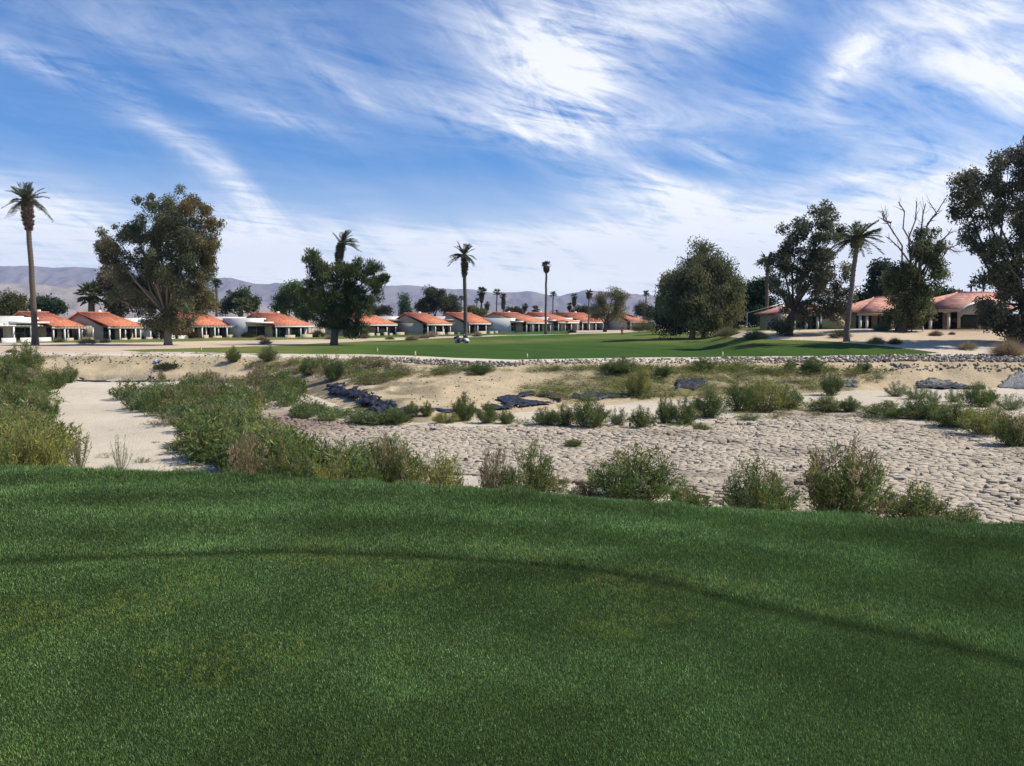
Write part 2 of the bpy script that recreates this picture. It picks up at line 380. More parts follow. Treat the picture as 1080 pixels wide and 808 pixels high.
bankc = mixc(bankc, (.58, .51, .40), (vD < 40)*1.0)
pondc = mixc((.60, .52, .40), (.50, .43, .33), (nz1-.35)*2)
CRACK = [(285,436),(350,444),(440,452),(560,448),(700,450),(760,446),(800,440),(860,434),(930,442),(1000,454),(1060,468),(1130,478),(1240,600),(790,545),(745,525),(680,516),(600,509),(540,504),(480,499),(430,498),(330,500),(280,480)]
incr = in_poly(vu+(nz2-.5)*30, vv+(nz2-.5)*8, CRACK) & (vD > 12)
pondc = mixc(pondc, (.30, .25, .19), incr*1.0)
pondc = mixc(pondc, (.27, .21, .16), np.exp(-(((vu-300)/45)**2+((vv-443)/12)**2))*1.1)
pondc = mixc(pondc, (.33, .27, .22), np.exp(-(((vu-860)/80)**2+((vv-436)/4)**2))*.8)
lawnc = mixc((.020, .036, .010), (.028, .046, .014), nz2)
st = .5+.5*np.sin((vD*.9+np.sin(X*.05)*2)*1.1)
fairc = mixc((.075, .125, .024), (.058, .105, .020), (nz1-.3)*2)
fairc = mixc(fairc, (.19, .19, .055), sm(.45, .7, nz3)*.5+(1-sm(240, 420, vu))*.65)
fairc = mixc(fairc, (.042, .088, .016), sm(360, 366, vv)*sm(380, 440, vu)*.75)
fairc = fairc*(1+.09*np.sin(X*.9+Y*.25+nz3*6)*np.sin(Y*.11)+.16*(nz2-.5)*2)[..., None]
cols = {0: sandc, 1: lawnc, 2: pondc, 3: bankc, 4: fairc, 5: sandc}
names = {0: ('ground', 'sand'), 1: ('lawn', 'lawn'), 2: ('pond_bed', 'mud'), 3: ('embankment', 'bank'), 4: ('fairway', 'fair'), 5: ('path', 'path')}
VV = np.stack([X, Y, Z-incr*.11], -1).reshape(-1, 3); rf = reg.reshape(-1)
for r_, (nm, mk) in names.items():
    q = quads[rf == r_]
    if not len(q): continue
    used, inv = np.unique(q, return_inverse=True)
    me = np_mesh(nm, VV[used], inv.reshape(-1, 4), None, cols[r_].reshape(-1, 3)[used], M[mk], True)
    tag(link(bpy.data.objects.new(nm, me)), kind='structure')

# ---- mountains
def ridge(name, prof, d0, d1, d2, zamp, seed, ca, cb):
    tt = np.linspace(-.95, .95, 900); rows = np.concatenate([np.linspace(0, 1, 50), [1.15, 1.5]])
    uu = CXP+FPX*np.tan(tt); crest = tab(uu, prof)
    q = rows[:, None]
    dist = np.where(q <= 1, d0+(d1-d0)*q, d1+(d2-d1)*(q-1)/.5)
    hc = CAMZ+(342-crest)/FPX*d1
    xx = dist*np.tan(tt)[None]; yy = np.broadcast_to(dist, xx.shape)
    s = d1/9000.
    n1 = 1-np.abs(2*fbm(xx/(900*s)+seed, yy/(1500*s)+seed, 5, .55)-1)
    n2 = 1-np.abs(2*fbm(xx/(330*s)+seed+fbm(xx/700,yy/700,2)*1.5, yy/(620*s)+3, 5, .62)-1)
    base = np.where(q <= 1, q**1.25, np.maximum(0, 1-(q-1)*1.8))
    z = -8+(hc[None]+8)*base+(n1-.75)*1.5*zamp*np.sin(np.pi*np.clip(q, 0, 1))**.8*1.5+(n2-.75)*zamp*1.0*np.minimum(1, q*3)*np.where(q > .97, .3, 1)
    nr_, nc_ = xx.shape; ii = np.arange(nr_*nc_).reshape(nr_, nc_)
    Qm = np.stack([ii[:-1, :-1], ii[:-1, 1:], ii[1:, 1:], ii[1:, :-1]], -1).reshape(-1, 4)
    c = mixc(ca, cb, n2*.6+fbm(xx/(1800*s), yy/(1800*s), 3)*.8-.35)
    me = np_mesh(name, np.stack([xx, yy, z], -1).reshape(-1, 3), Qm, None, c.reshape(-1, 3), M['hill'], True)
    return tag(link(bpy.data.objects.new(name, me)), kind='structure')
ridge('mountains', [(-700,276),(-100,284),(0,281),(40,281.5),(60,283),(90,282.5),(130,284),(200,289),(225,293),(245,293.5),(265,299),(280,300.5),(300,299.5),(325,297),(350,301),(400,302),(430,301.5),(470,305),(500,306),(520,309.5),(545,309),(560,308),(575,311.5),(590,313),(605,309),(620,307),(640,308),(660,311),(700,313),(740,318),(790,328),(830,336),(900,339),(1800,339)],
      5600, 8600, 10500, 85, 3.3, (.17, .135, .12), (.33, .26, .22))
ridge('foothills', [(-700,290),(-60,296),(0,300),(40,301),(80,304),(130,310),(190,316),(250,322),(300,328),(360,336),(420,340),(1800,341)],
      3000, 4700, 5300, 50, 8.1, (.26, .215, .18), (.38, .31, .25))

# ---- haze
hb = MB().box(-9500, 9500, -200, 10700, -20, 900)
hm = bpy.data.materials.new('haze'); hm.use_nodes = True; hm.node_tree.nodes.clear(); HN = NT(hm.node_tree)
hv = HN.n('ShaderNodeVolumePrincipled', {'Color': (.40, .62, 1, 1), 'Density': 6.8e-5, 'Anisotropy': 0.0})
HN.link(hv.outputs[0], HN.n('ShaderNodeOutputMaterial').inputs[1])
tag(hb.obj('haze', hm), kind='stuff')

# ---- cracked mud plates
ws = np.array([(-20, 18), (45, 18), (45, 50), (-20, 50)])
cw, ch = .29, .40
gx, gy = np.meshgrid(np.arange(-20, 34, cw), np.arange(17, 48, ch))
gx = gx+((np.arange(gx.shape[0]) % 2)*cw/2)[:, None]
px = (gx+RNG.uniform(-.46, .46, gx.shape)*cw).ravel(); py = (gy+RNG.uniform(-.46, .46, gx.shape)*ch).ravel()
pz = H(px, py); pu, pv = uv_of(px, py, pz); jn = fbm(px/2.0, py/2.0, 3)-.5
keep = in_poly(pu+jn*46, pv+jn*14, [(a, b) for a, b in CRACK]) & (pv > 438) & (pu > 250) & (pu < 1180)
pad = in_poly(pu+jn*46, pv+jn*14, [(150,415),(1300,415),(1300,640),(150,640)])
P = np.stack([px, py], 1)[pad]; kp = keep[pad]
res = delaunay_2d_cdt([Vector(p) for p in P], [], [], 0, 1e-6)
vo = res[0]; tris = np.array(res[2]); PV = np.array([(v.x, v.y) for v in vo]); orig = [o[0] if o else -1 for o in res[3]]
A, B, C_ = PV[tris[:, 0]], PV[tris[:, 1]], PV[tris[:, 2]]
d_ = 2*(A[:, 0]*(B[:, 1]-C_[:, 1])+B[:, 0]*(C_[:, 1]-A[:, 1])+C_[:, 0]*(A[:, 1]-B[:, 1]))
d_ = np.where(np.abs(d_) < 1e-9, 1e-9, d_)
ux = ((A**2).sum(1)*(B[:, 1]-C_[:, 1])+(B**2).sum(1)*(C_[:, 1]-A[:, 1])+(C_**2).sum(1)*(A[:, 1]-B[:, 1]))/d_
uy = ((A**2).sum(1)*(C_[:, 0]-B[:, 0])+(B**2).sum(1)*(A[:, 0]-C_[:, 0])+(C_**2).sum(1)*(B[:, 0]-A[:, 0]))/d_
inc = [[] for _ in PV]
for ti, tr in enumerate(tris):
    for k in tr: inc[k].append(ti)
mud = MB(); Vl, Ql, Tl, Cl = [], [], [], []; nv = 0
for k, ts in enumerate(inc):
    if len(ts) < 4 or not kp[orig[k]] or RNG.random() < .03: continue
    c = PV[k]; pts = np.stack([ux[ts], uy[ts]], 1)
    if np.abs(pts-c).max() > 1.0: continue
    a_ = np.arctan2(pts[:, 1]-c[1], pts[:, 0]-c[0]); pts = pts[np.argsort(a_)]
    # a midpoint on each side, wobbled, rounds the plate off
    mid = (pts+np.roll(pts, -1, 0))/2; mid = mid+(c-mid)*RNG.uniform(-.05, .07, (len(mid), 1))
    ring = np.empty((2*len(pts), 2)); ring[0::2] = pts+(c-pts)*(RNG.uniform(.0, .07, (len(pts), 1))+.28*(RNG.random((len(pts), 1)) < .16)); ring[1::2] = mid
    n = len(ring); s1 = RNG.uniform(.945, .985); up = RNG.uniform(.0, .022); tilt = RNG.normal(0, .035, 2)
    r1 = c+(ring-c)*s1; r2 = c+(ring-c)*(s1-.05)
    z0 = float(H(c[0], c[1]))
    def zt(p): return z0+up+(p-c)@tilt
    V = np.concatenate([np.c_[r1, np.full(n, z0-.13)], np.c_[r1, zt(r1)-.012], np.c_[r2, zt(r2)+RNG.normal(.004, .006, n)], [[c[0], c[1], z0+up-.012]]])
    i = np.arange(n); j = (i+1) % n
    Ql.append(np.concatenate([np.stack([i, j, n+j, n+i], 1), np.stack([n+i, n+j, 2*n+j, 2*n+i], 1)])+nv)
    Tl.append(np.stack([2*n+i, 2*n+j, np.full(n, 3*n)], 1)+nv); Vl.append(V); nv += len(V)
    t = RNG.uniform(.86, 1.1); w_ = fbm(c[0]/3, c[1]/3, 3)
    cc = np.array((.49, .415, .315))*t*(1-.28*max(0, (w_-.5)*4) if w_ > .5 else 1)
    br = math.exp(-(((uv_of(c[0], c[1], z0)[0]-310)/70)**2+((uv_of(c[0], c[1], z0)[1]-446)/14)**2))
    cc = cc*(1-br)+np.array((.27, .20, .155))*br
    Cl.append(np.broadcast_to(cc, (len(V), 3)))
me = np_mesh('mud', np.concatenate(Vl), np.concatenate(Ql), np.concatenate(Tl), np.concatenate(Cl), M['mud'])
tag(link(bpy.data.objects.new('cracked_mud', me)), 'pale dried mud split into curled plates across the pond bed', 'cracked mud', kind='stuff')

# ---- turf blades on the near lawn
def tabe(u): return CAMZ*FPX/(tab(u, T_EDGE)-342)
def turf(n, lo, hi, hgt0, wid0):
    D = lo*(hi/lo)**(RNG.random(n)**.85); wid = wid0*(.62+.105*D); hgt = hgt0*(.8+.06*D); tt = RNG.uniform(-math.atan(620/900.), math.atan(620/900.), n)
    tx = np.tan(tt); x = D*tx; y = D; u = CXP+FPX*tx
    e = CAMZ*FPX/(tab(u, T_EDGE)-342); k = D < e+.45; x, y, D, u, wid, hgt, n = x[k], y[k], D[k], u[k], wid[k], hgt[k], int(k.sum())
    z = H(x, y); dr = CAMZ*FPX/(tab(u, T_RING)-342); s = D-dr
    h = hgt*(.7+.55*RNG.random(n))*np.where(s > 0, 1.35, 1.0)*(1-.2*np.exp(-(s/.05)**2))
    ed = np.exp(-((D-tabe(u))/.28)**2); h = h*(1+ed*2.2*np.clip(fbm(x/.25, y/.25, 3)-.42, 0, 1)/.3)
    a = RNG.uniform(0, 2*math.pi, n); lean = RNG.uniform(.15, 1.1, n)
    mow = np.sin(s*2*math.pi/1.15)*np.where(s > 0, 1, 0)+.3*np.sin(x*.9+y*.3)
    dx_ = np.cos(a)*lean+.10*mow; dy_ = np.sin(a)*lean+.32*mow; dl = np.sqrt(dx_**2+dy_**2+1)
    tip = np.stack([x+dx_/dl*h, y+dy_/dl*h, z+h/dl], 1); b = RNG.uniform(0, math.pi, n)
    wv = np.stack([np.cos(b), np.sin(b), np.zeros(n)], 1)*(wid*(.7+.6*RNG.random(n)))[:, None]/2
    base = np.stack([x, y, z-.003], 1)
    V = np.stack([base-wv, base+wv, tip], 1).reshape(-1, 3); T = np.arange(3*n).reshape(n, 3)
    pn = fbm(x/.8, y/.8, 4); pn2 = fbm(x/.22+5, y/.22, 3); yel = sm(.50, .70, fbm(x/.7+20, y/.6, 3))*sm(.45, .65, fbm(x/.035, y/.05, 2))*(s < .4)
    br = RNG.uniform(.45, 1.6, n)*(.40+1.15*pn)*(.75+.5*pn2)*(1+.16*np.clip(np.sin(s*2*math.pi/1.15), -1, 1)*(s > 0))
    c = np.array((.124, .200, .060))[None]*br[:, None]*np.where(RNG.random(n) < .10, 1.9, .96)[:, None]
    c = c*(1-yel[:, None]*.42)+np.array((.34, .38, .07))[None]*yel[:, None]*.42
    c = c*(1-.55*np.exp(-((s-.02)/.075)**2))[:, None]  # blades darkened along the mowing line: the step's shadow painted into their colour
    dry = RNG.random(n) < .02; c[dry] = (.30, .27, .15)
    return V, T, np.repeat(c, 3, 0)
tb = MB()
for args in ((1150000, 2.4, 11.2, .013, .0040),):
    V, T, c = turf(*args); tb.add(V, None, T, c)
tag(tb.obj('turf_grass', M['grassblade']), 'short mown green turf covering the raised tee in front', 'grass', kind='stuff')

# =================================================================== PLANTS
GREEN = (.130, .185, .055); GREY = (.20, .23, .125); DEEP = (.075, .118, .038); YEL = (.33, .33, .08); OLIVE = (.20, .20, .065)
PINK = (.38, .29, .18); BROWN = (.21, .16, .095); STRAW = (.42, .33, .19); TAN = (.30, .25, .15); FRESH = (.10, .165, .035)
def rnd_unit(n, rs):
    v = rs.normal(size=(n, 3)); return v/np.linalg.norm(v, axis=1)[:, None]
def bush(h, w, nst, nleaf, pal, seed, top=None, up=.5, L=.075, Wd=.016, wisp=0.0, flat=False):
    """feathery shrub: stems fan out from the foot, small leaves all along them. returns (foliage MB, stem MB)"""
    rs = np.random.default_rng(seed); fo, stm = MB(), MB()
    a = rs.uniform(0, 2*math.pi, nst); r = np.sqrt(rs.random(nst))*w/2
    hh = h*(1-.55*(r/(w/2))**2)*rs.uniform(.55, 1.08, nst)
    base = np.stack([np.cos(a)*r*.25+rs.normal(0, .03*w, nst), np.sin(a)*r*.25+rs.normal(0, .03*w, nst), np.zeros(nst)], 1)
    tip = np.stack([np.cos(a)*r, np.sin(a)*r, hh], 1)
    mid = (base+tip)/2+np.stack([np.cos(a)*r*.18, np.sin(a)*r*.18, hh*.02], 1)
    def q(t, i):
        t = t[:, None]; return base[i]*(1-t)**2+2*mid[i]*t*(1-t)+tip[i]*t*t
    ts = np.linspace(0, 1, 5)
    for i in range(nst):
        if flat and i % 3: continue
        P = np.stack([base[i]*(1-t)**2+2*mid[i]*t*(1-t)+tip[i]*t*t for t in ts])
        stm.tube(P, [.010, .009, .007, .005, .003], 3, (.16, .13, .07), cap=False)
    si = rs.integers(0, nst, nleaf); t = rs.random(nleaf)**(.8 if wisp else .62)*.97+.03
    spread = (.035+.10*(1-t))*(w/1.4)*(1-.5*wisp)
    C = q(t, si)+rs.normal(size=(nleaf, 3))*spread[:, None]*np.array([1, 1, .8]); C[:, 2] = np.abs(C[:, 2])
    D = (tip[si]-base[si]); D /= np.linalg.norm(D, axis=1)[:, None]+1e-9; D = D*up+rnd_unit(nleaf, rs)*.75+np.array([0, 0, .25])
    pal = np.array(pal); pi = (rs.random(nst)**1.6*len(pal)).astype(int) % len(pal)
    c = pal[pi[si]]*rs.uniform(.7, 1.35, (nleaf, 1))*rs.uniform(.8, 1.2, (nst, 1))[si]
    if top is not None:
        tm = (t > .72) & (rs.random(nst)[si] < .30); c[tm] = np.array(top)*rs.uniform(.7, 1.25, (tm.sum(), 1))
    fo.leaves(C, D, L*rs.uniform(.6, 1.5, nleaf), Wd*rs.uniform(.7, 1.3, nleaf), c, rs)
    return fo, stm
def tuft(h, w, n, pal, seed, Wd=.014):
    """dome of thin dry blades"""
    rs = np.random.default_rng(seed); m = MB(); a = rs.uniform(0, 2*math.pi, n); k = rs.random(n)**.6
    L = h*rs.uniform(.6, 1.15, n); D = np.stack([np.cos(a)*k*1.35, np.sin(a)*k*1.35, 1.15-k], 1)
    C = np.stack([np.cos(a)*k*w*.22, np.sin(a)*k*w*.22, rs.random(n)*h*.25], 1)
    pal = np.array(pal); c = pal[(rs.random(n)*len(pal)).astype(int)]*rs.uniform(.7, 1.3, (n, 1))
    m.leaves(C, D, L, Wd*rs.uniform(.7, 1.4, n), c, rs)
    D2 = rnd_unit(n//2, rs); D2[:, 2] = np.abs(D2[:, 2])
    C2 = D2*np.array([w/2, w/2, h])*.75*rs.random((n//2, 1))**.5
    m.leaves(C2, D2+rnd_unit(n//2, rs)*.5, h*.3, Wd, pal[(rs.random(n//2)*len(pal)).astype(int)]*rs.uniform(.7, 1.3, (n//2, 1)), rs); return m

# archetype mesh pairs (unit height 1, width about 1.2)
ARCH = {}
def arch(key, *a, **k):
    fo, st_ = bush(*a, **k); ARCH[key] = (fo.mesh('foliage', M['leaf']), st_.mesh('stem', M['bark']), fo)
arch('green1', 1, 1.2, 60, 7000, [GREEN, GREEN, OLIVE, GREY], 1)
arch('green2', 1, 1.3, 54, 6500, [GREEN, DEEP, GREEN, OLIVE], 2, top=OLIVE)
arch('grey1', 1, 1.2, 34, 3000, [GREY, GREEN, GREY], 3, wisp=.4)
arch('pinktop', 1, 1.2, 60, 7000, [GREEN, OLIVE, BROWN], 4, top=PINK)
arch('olive1', 1, 1.4, 54, 6000, [OLIVE, GREEN, YEL, OLIVE], 5, top=YEL)
arch('wispy', 1, 1.0, 16, 900, [GREY, GREY, TAN], 6, wisp=1, top=TAN, L=.05, Wd=.012)
arch('wispy2', 1, .9, 22, 1500, [GREY, OLIVE, TAN], 7, wisp=1, top=PINK, L=.05, Wd=.014)
arch('brown', 1, 1.3, 40, 3600, [BROWN, OLIVE, GREEN, BROWN], 8, top=PINK)
arch('fresh', 1, 1.2, 50, 5500, [FRESH, GREEN, OLIVE], 9)
arch('dark', 1, 1.1, 52, 4200, [DEEP, GREEN, DEEP], 10)
arch('sparse', 1, 1.1, 14, 420, [TAN, PINK, GREY], 12, wisp=1, L=.04, Wd=.010)

ARCH_A = {}
for _k, _v in ARCH.items():
    _V, _Q, _t, _C = _v[2].arrays(); _st = max(1, round(len(_Q)/4200)) if len(_Q) > 5000 else 1
    _m = (np.arange(len(_Q)) % 5 < 3) if len(_Q) > 5000 else np.ones(len(_Q), bool)
    ARCH_A[_k] = (_V.reshape(-1, 4, 3)[_m].reshape(-1, 3), _Q[:_m.sum()], None, _C.reshape(-1, 4, 3)[_m].reshape(-1, 3))
def plant(kind, u, v, hpx, wpx, label, cat='shrub', group=None, name='shrub', parts=True, rz=None):
    x, y, z = hit(u, v); x, y, z = float(x[0]), float(y[0]), float(z[0])
    de_ = float(CAMZ*FPX/(tab(u, T_EDGE)-342))
    if y < de_+12.5:                                   # its foot is hidden behind the tee edge: stand it on the pond bed
        y = de_+12.5+random.uniform(0, 1.5); x = x_at(u, y, ZF); z = float(H(x, y)); hpx = (z_at(v-hpx, y)-z)/(y/FPX)
    s = y/FPX; hh = hpx*s; ww = wpx*s/1.12; hh *= 1.08
    fm, smm, _ = ARCH[kind]; rz = random.uniform(0, 6.28) if rz is None else rz
    if parts:
        r = empty(name, (x, y, z-.02), rz, label, cat, group); r.scale = (ww, ww, hh)
        link(bpy.data.objects.new('foliage', fm), r); link(bpy.data.objects.new('stem', smm), r)
    else:
        r = tag(link(bpy.data.objects.new(name, fm)), label, cat, group); r.location = (x, y, z-.02); r.rotation_euler = (0, 0, rz); r.scale = (ww, ww, hh)
    return r

G1 = 'shrubs along the foot of the green tee'
front = [
 ('olive1',12,500,60,70,'broad yellow-green shrub in the lower left corner of the pond, touching the tee edge'),
 ('olive1',46,497,46,46,'low yellow-green shrub just right of the broad one in the lower left corner'),
 ('wispy2',84,494,42,44,'wispy grey-green weed with seedy tips left of the pale sandy channel'),
 ('wispy',127,495,38,30,'thin twiggy weed standing alone on the pale sandy channel'),
 ('sparse',183,500,32,36,'nearly bare dry twigs on the sandy channel beside the thicket'),
 ('brown',262,504,48,58,'dense brown-green shrub at the left end of the row below the tee'),
 ('green1',305,508,44,60,'leafy green shrub right of the dense brown-green one below the tee'),
 ('olive1',350,511,34,52,'low yellowing green shrub between two taller ones below the tee'),
 ('fresh',385,513,30,44,'short fresh green shrub at the left foot of the upright pale-tipped one'),
 ('pinktop',412,514,56,46,'tall upright green shrub with pinkish seed tips near the tee edge'),
 ('olive1',465,519,44,52,'rounded green shrub with yellow tips on the sand strip by the tee'),
 ('brown',522,519,48,34,'thin shrub with reddish brown stems left of a darker green one'),
 ('green2',560,521,46,64,'dark green shrub with a few stray stems on the sand strip'),
 ('brown',622,524,20,30,'small brownish shrub at the left foot of the biggest bright green one'),
 ('green1',668,529,58,92,'biggest bright green shrub, wide and rounded, in the middle of the row'),
 ('fresh',724,540,34,50,'pale light green weed leaning over the tee edge'),
 ('green1',800,543,54,76,'rounded grey-green shrub with yellowing leaves left of the pink-topped one'),
 ('pinktop',888,552,86,92,'tallest shrub of the row with a pinkish brown top and loose upright stems'),
 ('green2',968,557,44,70,'dark green shrub right of the pink-topped one'),
 ('fresh',1014,560,26,50,'low light green shrub at the right end of the row below the tee'),
 ('sparse',1076,520,24,18,'sprig of grey twigs at the right edge of the cracked mud')]
for k, u, v, h, w, lb in front: plant(k, u, v, h, w, lb, group=G1)
G2 = 'small shrubs on the far side of the cracked mud'
midr = [
 ('green1',434,440,16,17,'small green shrub at the near end of the crumpled black liner'),
 ('green2',450,439,15,14,'small pointed green shrub on pale sand, second from the liner end'),
 ('olive1',470,446,12,24,'low olive shrub at the left foot of the tallest one below the tan slope'),
 ('green1',489,444,29,26,'tallest green shrub on the pale strip below the tan slope'),
 ('green2',514,446,20,24,'mid-sized green shrub right of the tallest one below the tan slope'),
 ('green1',534,447,15,17,'small shrub between the tallest pair and the tattered liner'),
 ('green1',576,448,18,30,'grey-green shrub in front of the tattered black liner'),
 ('green2',594,449,22,26,'bushier shrub directly right of the grey-green one by the tattered liner'),
 ('green1',622,451,32,40,'tall wide shrub on the pale strip in front of the flat black liner'),
 ('grey1',652,448,20,22,'pale grey-green shrub beside a scrap of blue-grey plastic'),
 ('green2',677,450,20,28,'rounded green shrub right of the scrap of blue-grey plastic'),
 ('green1',702,446,28,22,'upright bushy shrub at the middle of the pond floor, left of a wider one'),
 ('green2',722,447,26,30,'wider dark shrub touching the upright bushy one in mid pond'),
 ('green1',748,440,30,36,'shrub with dense crown left of the long shrub cluster'),
 ('dark',780,435,34,36,'dark upright shrub at the left end of the long shrub cluster'),
 ('olive1',805,434,36,42,'olive shrub in the middle of the long shrub cluster'),
 ('green1',830,431,24,32,'low green shrub at the right end of the long shrub cluster'),
 ('olive1',673,418,34,22,'shrub rising through the flat black liner'),
 ('fresh',740,453,7,20,'tiny fresh green sprout on the edge of the cracked mud'),
 ('fresh',604,471,9,20,'tiny green weed alone on the cracked mud'),
 ('grey1',790,443,8,26,'sparse low weeds behind the cracked mud in mid pond'),
 ('dark',876,417,27,27,'round dark bush standing alone on pale sand right of centre'),
 ('green2',872,434,16,40,'wide low bush in front of the round dark one'),
 ('green1',897,434,16,22,'bright low bush at the right end of the wide low one'),
 ('green1',933,440,17,50,'wide low green bush on the right side of the pond'),
 ('grey1',945,418,17,24,'grey-green bush beside the black liner heap on the right'),
 ('grey1',966,421,16,30,'pale bush in front of the tan bank on the right'),
 ('green1',975,442,25,46,'full green bush right of the wide low one'),
 ('green2',1006,450,26,44,'dark-bottomed green bush in the right cluster'),
 ('grey1',984,424,14,16,'small grey bush on white sand in the right cluster'),
 ('grey1',1006,424,16,18,'small grey bush left of the spreading one under the tilted liner'),
 ('green1',1032,428,24,36,'spreading green bush left of the tilted dark liner'),
 ('olive1',1040,458,32,50,'olive bush in the right cluster above the cracked mud'),
 ('pinktop',1070,470,38,44,'largest bush of the right cluster, cut by the picture edge'),
 ('grey1',1066,432,18,30,'loose grey bush below the tilted dark liner'),
 ('dark',911,391,11,18,'small dark bush on the upper right bank'),
 ('fresh',833,390,10,14,'bright green bush at the top of the weedy bank'),
 ('green1',857,391,14,24,'green bush on the top of the bank left of the small dark one'),
 ('dark',507,395,13,26,'dark bush at the top of the tan slope'),
 ('green2',655,393,16,36,'green shrubs at the top of the weedy slope in the middle'),
 ('dark',700,397,14,20,'dark small shrub in the weedy slope'),
 ('green2',742,390,12,24,'green shrub on the rim left of the tumbled stones')]
for k, u, v, h, w, lb in midr: plant(k, u, v, h, w, lb, group=G2)
G3 = 'bushes along the left side of the pond'
leftr = [
 ('green2',26,393,30,36,'tall dark bush with upright stems at the top of the left bank'),
 ('green1',58,410,22,26,'green bush left of the pale sandy channel, upper one'),
 ('fresh',72,404,20,20,'light green bush beside the upper end of the sandy channel'),
 ('fresh',49,445,26,26,'small blue-green bush standing out on the sandy channel'),
 ('grey1',38,432,20,26,'grey bush at the left edge of the sandy channel'),
 ('green1',6,412,34,50,'thick green bush cut by the left picture edge, upper one'),
 ('pinktop',28,414,26,36,'bush with pinkish seed heads among the left bushes'),
 ('green2',10,440,34,52,'wide dark green bush cut by the left picture edge, middle one'),
 ('olive1',14,468,40,56,'yellowish bush cut by the left picture edge, lower one'),
 ('brown',38,462,28,36,'brownish bush with dry tips by the sandy channel'),
 ('green1',246,382,16,16,'bushy weed on the far rim, left of a wider one'),
 ('green2',283,381,15,22,'wider weed on the far rim of the pond'),
 ('brown',170,403,14,8,'thin dark sprig at the upper edge of the thicket'),
 ('dark',352,402,26,26,'dense bush at the upper end of the black liner'),
 ('green1',326,395,18,22,'bush beside the small sandy wash behind the thicket')]
for k, u, v, h, w, lb in leftr: plant(k, u, v, h, w, lb, group=G3)

# ---- scrub too dense to count
def mass(name, label, cat, specs, seed):
    rs = np.random.default_rng(seed); mb = MB()
    lib = {}
    for poly, n, hr, wr, kinds, keepf in specs:
        u, v = scatter(poly, n, rs); x, y, z = hit(u, v); e_ = CAMZ*FPX/(tab(u, T_EDGE)-342)+11
        lowp = y < e_; y = np.where(lowp, e_+rs.uniform(0, 3, n), y); x = np.where(lowp, x_at(u, y, ZF), x); z = H(x, y)
        # far ones get fewer leaves
        for i in range(n):
            k = kinds[rs.integers(len(kinds))]
            V, Qs, _, C = ARCH_A[k]; nl = len(Qs); kf = int(nl*min(1, keepf))
            o = rs.integers(0, nl-kf+1); 
            h = rs.uniform(*hr); w = rs.uniform(*wr)
            g = 1/math.sqrt(max(keepf, .05)); g = min(g, 2.2)
            v4 = V.reshape(-1, 4, 3)[rs.permutation(nl)[:kf]] if False else V.reshape(-1, 4, 3)[o::max(1, int(1/keepf))]
            c4 = C.reshape(-1, 4, 3)[o::max(1, int(1/keepf))]
            cen = v4.mean(1, keepdims=True); v4 = cen+(v4-cen)*g
            a = rs.uniform(0, 6.28); R = np.array([[math.cos(a), -math.sin(a), 0], [math.sin(a), math.cos(a), 0], [0, 0, 1]])
            W_ = (v4.reshape(-1, 3)*np.array([w, w, h]))@R.T+np.array([x[i], y[i], z[i]-.03])
            mb.add(W_, np.arange(len(W_)).reshape(-1, 4), col=c4.reshape(-1, 3)*rs.uniform(.75, 1.25))
    return tag(mb.obj(name, M['leaf']), label, cat, kind='stuff')
THICK = [(112,424),(140,417),(175,414),(200,408),(235,402),(300,401),(318,408),(312,418),(316,430),(290,433),(258,437),(264,455),(290,480),(330,490),(380,497),(440,507),(380,509),(310,505),(240,498),(205,478),(190,452),(150,435),(118,425)]
mass('scrub_thicket', 'dense olive and green scrub filling the left side of the dry pond', 'scrub',
     [(THICK, 225, (.55, 1.6), (1.0, 2.1), ['green1','green2','fresh','grey1','olive1','green1','green2','brown'], .26),
      ([(305,432),(330,434),(385,441),(428,446),(424,450),(380,449),(330,442),(305,438)], 34, (.45, .85), (.9, 1.5), ['green1','green2','fresh','grey1'], .3),
      ([(150,430),(210,440),(270,470),(330,497),(240,497),(205,478)], 30, (.6, 1.2), (.9, 1.6), ['pinktop','brown','wispy2','green1'], .3),
      ([(0,385),(30,385),(55,408),(48,425),(30,450),(60,480),(50,498),(0,498)], 60, (.8, 1.6), (1.2, 2.2), ['green1','olive1','olive1','green2','pinktop'], .25)], 31)
mass('bank_weeds', 'low olive weeds and dry grass covering the far bank of the pond', 'weeds',
     [([(545,413),(600,398),(680,392),(760,390),(860,390),(930,396),(925,408),(860,412),(760,416),(680,421),(600,424)], 520, (.16, .5), (.8, 1.8), ['olive1','brown','olive1','green1','sparse'], .07),
      ([(550,392),(640,387),(760,388),(900,391),(960,396),(860,394),(700,394)], 160, (.3, .8), (.8, 1.6), ['green2','green1','olive1'], .08),
      ([(375,402),(420,391),(470,389),(540,391),(490,395),(430,399),(385,408)], 90, (.25, .7), (.8, 1.6), ['green1','olive1','green2','brown'], .10),
      ([(250,388),(330,380),(400,384),(430,388),(380,400),(340,398),(290,394)], 130, (.3, .9), (.9, 1.8), ['brown','olive1','green1','brown'], .09),
      ([(0,376),(120,373),(300,371),(300,374),(120,377),(0,381)], 40, (.1, .25), (.8, 2.0), ['green2','olive1'], .06),
      ([(880,440),(1080,425),(1080,465),(990,452)], 60, (.2, .6), (.8, 1.6), ['grey1','brown','green1','sparse'], .1),
      ([(780,428),(860,424),(900,434),(860,440),(780,441)], 36, (.1, .35), (.8, 1.6), ['brown','sparse','olive1'], .1),
      ([(470,440),(760,440),(760,450),(470,450)], 40, (.1, .35), (.6, 1.2), ['grey1','fresh','wispy2'], .12),
      ([(500,505),(900,530),(900,545),(500,520)], 40, (.1, .35), (.4, .8), ['wispy2','grey1','sparse'], .2),
      ([(60,440),(230,480),(230,500),(60,496)], 36, (.1, .4), (.5, .9), ['wispy','sparse','wispy2'], .3)], 37)

